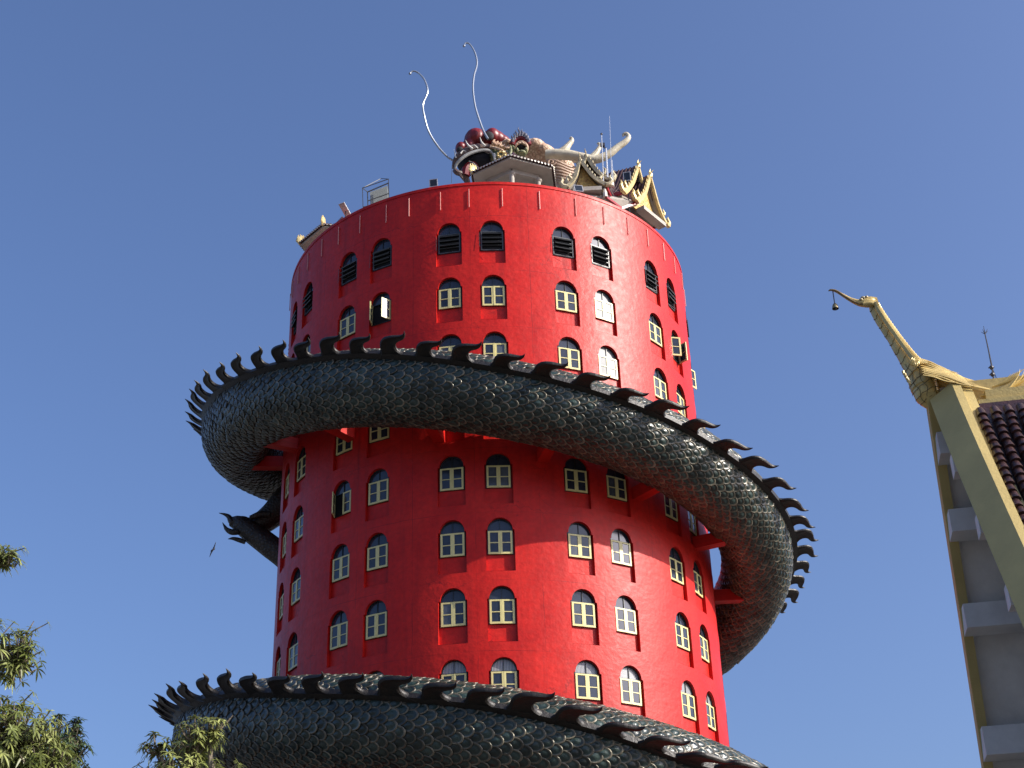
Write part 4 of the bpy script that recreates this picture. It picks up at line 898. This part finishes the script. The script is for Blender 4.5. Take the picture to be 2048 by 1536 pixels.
# ------------------------------------------------------------------ flying bird
sw = at(426, 1099, 36); SW = empty('flying_bird', sw); tag(SW, 'small dark bird with long wings flying in the blue sky left of the tower', 'bird')
m = MB(); q = lambda x, y, d=0: at(x, y, 36 + d) - sw
m.tube([q(430.5, 1096.5), q(428.5, 1098), q(425, 1100), q(422.5, 1101.5), q(421, 1103)], [.006, .022, .028, .016, .003], 8); m.build('body', DARKM, SW)
for a in ([(427, 1098), (429, 1093), (432, 1084)], [(425, 1100), (422, 1106), (419, 1114)]):
    m = MB(); P = spl(a, 4); vs = []
    for k, p in enumerate(P):
        w2 = 1.9 * (1 - k / (len(P) - 1)) ** .7 + .12; vs += [q(p[0] + w2 * .8, p[1] + w2 * .35, -.02), q(p[0] - w2 * .8, p[1] - w2 * .35, .02)]
    fs = [(2 * k, 2 * k + 1, 2 * k + 3, 2 * k + 2) for k in range(len(P) - 1)]; m.add(vs, fs); o = m.build('wing', DARKM, SW, fix=False); md = o.modifiers.new('t', 'SOLIDIFY'); md.thickness = .006

# ------------------------------------------------------------------ trees
LEAF = mat('tree_leaf', (0.12, 0.15, 0.035), 0.4, second=(0.30, 0.32, 0.10), scale=1.2, island=.45, var=.2)
LEAFD = mat('dark_tree_leaf', (0.035, 0.065, 0.03), 0.4, second=(0.085, 0.12, 0.05), scale=1.2, island=.45, var=.2)
for m_ in (LEAF, LEAFD):
    t_ = m_.node_tree; b_ = t_.nodes['Principled BSDF']; tl = t_.nodes.new('ShaderNodeBsdfTranslucent'); mx_ = t_.nodes.new('ShaderNodeMixShader'); mx_.inputs[0].default_value = 0.3
    t_.links.new(b_.inputs['Base Color'].links[0].from_socket, tl.inputs[0]); t_.links.new(b_.outputs[0], mx_.inputs[1]); t_.links.new(tl.outputs[0], mx_.inputs[2]); t_.links.new(mx_.outputs[0], t_.nodes['Material Output'].inputs[0])
BARK = mat('grey_bark', (0.16, 0.13, 0.09), 0.8, var=.3, scale=3, bump=.5, bscale=14)
def leaf(mb, p, d, up_, L_, W_, droop):
    d = d.normalized(); s = d.cross(up_)
    if s.length < 1e-3: s = Vector((1, 0, 0))
    s.normalize(); n_ = s.cross(d); vs = []; K_ = ((0, .12), (.25, .7), (.55, 1), (.8, .7), (1, .04))
    for t, w_ in K_:
        c = p + d * (L_ * t) + Vector((0, 0, -1)) * (droop * L_ * t * t); vs += [c + s * (W_ * w_ / 2) + n_ * W_ * w_ * .12, c, c - s * (W_ * w_ / 2) + n_ * W_ * w_ * .12]
    fs = []
    for i in range(4):
        a = i * 3; fs += [(a, a + 1, a + 4, a + 3), (a + 1, a + 2, a + 5, a + 4)]
    mb.add(vs, fs)
def whorl(mb, p, ax, L_, rnd):
    ax = ax.normalized(); X = ax.orthogonal().normalized(); Y = ax.cross(X); n_ = rnd.randint(6, 9); a0 = rnd.uniform(0, 6.28)
    for i in range(n_):
        a = a0 + 2 * PI * i / n_ + rnd.uniform(-.2, .2); el = rnd.uniform(-.15, .55); d = (X * math.cos(a) + Y * math.sin(a)) * math.cos(el) + ax * math.sin(el)
        leaf(mb, p, d, ax, L_ * rnd.uniform(.75, 1.15), L_ * rnd.uniform(.2, .28), rnd.uniform(.15, .7))
def tree(name, base, clusters, Y, label, lm_, seed, L_=.125, tips=()):
    rnd = random.Random(seed); root = empty('leafy_tree', base); tag(root, label, 'tree', 'trees at the lower left')
    B = Vector(base); tk = MB(); cr = MB()
    fork = at(clusters[0][0], clusters[0][1] + 260, Y) - B; fork.z = max(2.0, min(fork.z, 5.0)); fork = Vector((fork.x * .35, fork.y * .3, fork.z))
    tk.tube([Vector((0, 0, -.05)), Vector((.05, 0, fork.z * .4)), fork], [.2, .16, .12], 10)
    for (px, py, rx, ry, n_, dens) in clusters:
        c = at(px, py, Y) - B; k = Y / FPX / FW.y * 1.0
        limb_r = .06; mid = fork.lerp(c, .5) + Vector((rnd.uniform(-.15, .15), rnd.uniform(-.2, .2), .15)); mid = at(px - 150, py + 70, Y) - B if px < 60 else mid; tk.tube([fork, mid, c], [.08, .05, .02], 7)
        for i in range(int(n_ * 1.6)):
            while True:
                u = Vector((rnd.uniform(-1, 1), rnd.uniform(-1, 1), rnd.uniform(-1, 1)))
                if u.length < 1: break
            tipp = c + RT * (u.x * rx * k) + FW * (u.y * max(rx, ry) * k * .8) + UP * (u.z * ry * k)
            st = c.lerp(tipp, .25) + Vector((0, 0, -.12)); ax = (tipp - st).normalized() + Vector((0, 0, .5)); m_ = st.lerp(tipp, .6) + Vector((0, 0, -.05))
            tk.tube([st, m_, tipp], [.014, .01, .006], 5)
            whorl(cr, tipp, ax, L_, rnd)
            if rnd.random() < dens: whorl(cr, m_, ax, L_ * .95, rnd)
    for path in tips:                  # bare or thinly leaved twigs that stand out of the crown
        P = [at(x, y, Y) - B for x, y in path['p']]; tk.tube(P, [.016] + [.011] * (len(P) - 2) + [.006], 6)
        for j in path['w']:
            i = int(j); f_ = j - i; q_ = P[i].lerp(P[min(i + 1, len(P) - 1)], f_); whorl(cr, q_, (P[-1] - P[-2]) + Vector((0, 0, .2 * (P[-1] - P[-2]).length)), L_ * path.get('s', .8), rnd)
    cr.build('crown', lm_, root, angle=60, fix=False); tk.build('trunk', BARK, root)
k18 = 18.0
tb = at(-160, 1536, 18); tree('leafy_tree', (tb.x, tb.y, 0), [(-70, 1490, 150, 110, 150, .5), (-60, 1300, 110, 70, 70, .4), (30, 1470, 95, 75, 90, .5), (40, 1310, 45, 52, 34, .4), (-50, 1112, 70, 36, 34, .5), (18, 1112, 26, 18, 9, .5), (90, 1520, 70, 45, 50, .5)], 18.0,
     'light green leafy tree at the left frame edge, reaching furthest up', LEAF, 3,
     tips=[dict(p=[(-60, 1130), (0, 1126), (22, 1105), (50, 1096)], w=[1, 1.6, 2.3, 2.7, 3]), dict(p=[(20, 1300), (50, 1280), (66, 1262), (96, 1246)], w=[2.2, 3], s=.6), dict(p=[(30, 1310), (56, 1262), (68, 1242)], w=[1.4], s=.6), dict(p=[(40, 1330), (72, 1308), (88, 1300)], w=[1.5, 2], s=.6), dict(p=[(20, 1440), (50, 1400), (66, 1384)], w=[.8, 1.4, 2], s=.8)])
tb = at(110, 1700, 20); tree('leafy_tree', (tb.x, tb.y, 0), [(112, 1520, 62, 60, 75, .5), (95, 1478, 40, 40, 26, .4), (140, 1490, 24, 46, 22, .4), (122, 1440, 14, 14, 4, .6), (152, 1446, 12, 12, 4, .5)], 20.0,
     'dark blue green leafy tree between the light tree and the gap, with thin upright sprigs', LEAFD, 5,
     tips=[dict(p=[(110, 1500), (118, 1460), (122, 1432)], w=[.6, 2], s=.85), dict(p=[(120, 1500), (142, 1462), (158, 1440)], w=[1, 1.7], s=.8), dict(p=[(125, 1480), (135, 1450), (148, 1445)], w=[1, 2], s=.7)])
tb = at(380, 1750, 19); tree('leafy_tree', (tb.x, tb.y, 0), [(395, 1470, 50, 36, 24, .4), (420, 1450, 30, 16, 6, .3), (400, 1545, 80, 26, 30, .4), (318, 1486, 36, 18, 10, .3), (345, 1525, 60, 36, 17, .3)], 19.0,
     'sunlit leafy tree top with a bare twig in front of the lower dragon coil', LEAF, 9,
     tips=[dict(p=[(350, 1540), (310, 1505), (286, 1488)], w=[1, 1.6, 2], s=.9), dict(p=[(370, 1520), (380, 1470), (392, 1436)], w=[1, 1.5, 2], s=.9), dict(p=[(385, 1525), (420, 1480), (452, 1447), (466, 1430)], w=[], s=.6), dict(p=[(350, 1530), (330, 1500), (300, 1490)], w=[1.3, 2], s=.9), dict(p=[(380, 1510), (420, 1468), (443, 1446)], w=[1.6], s=.6)])
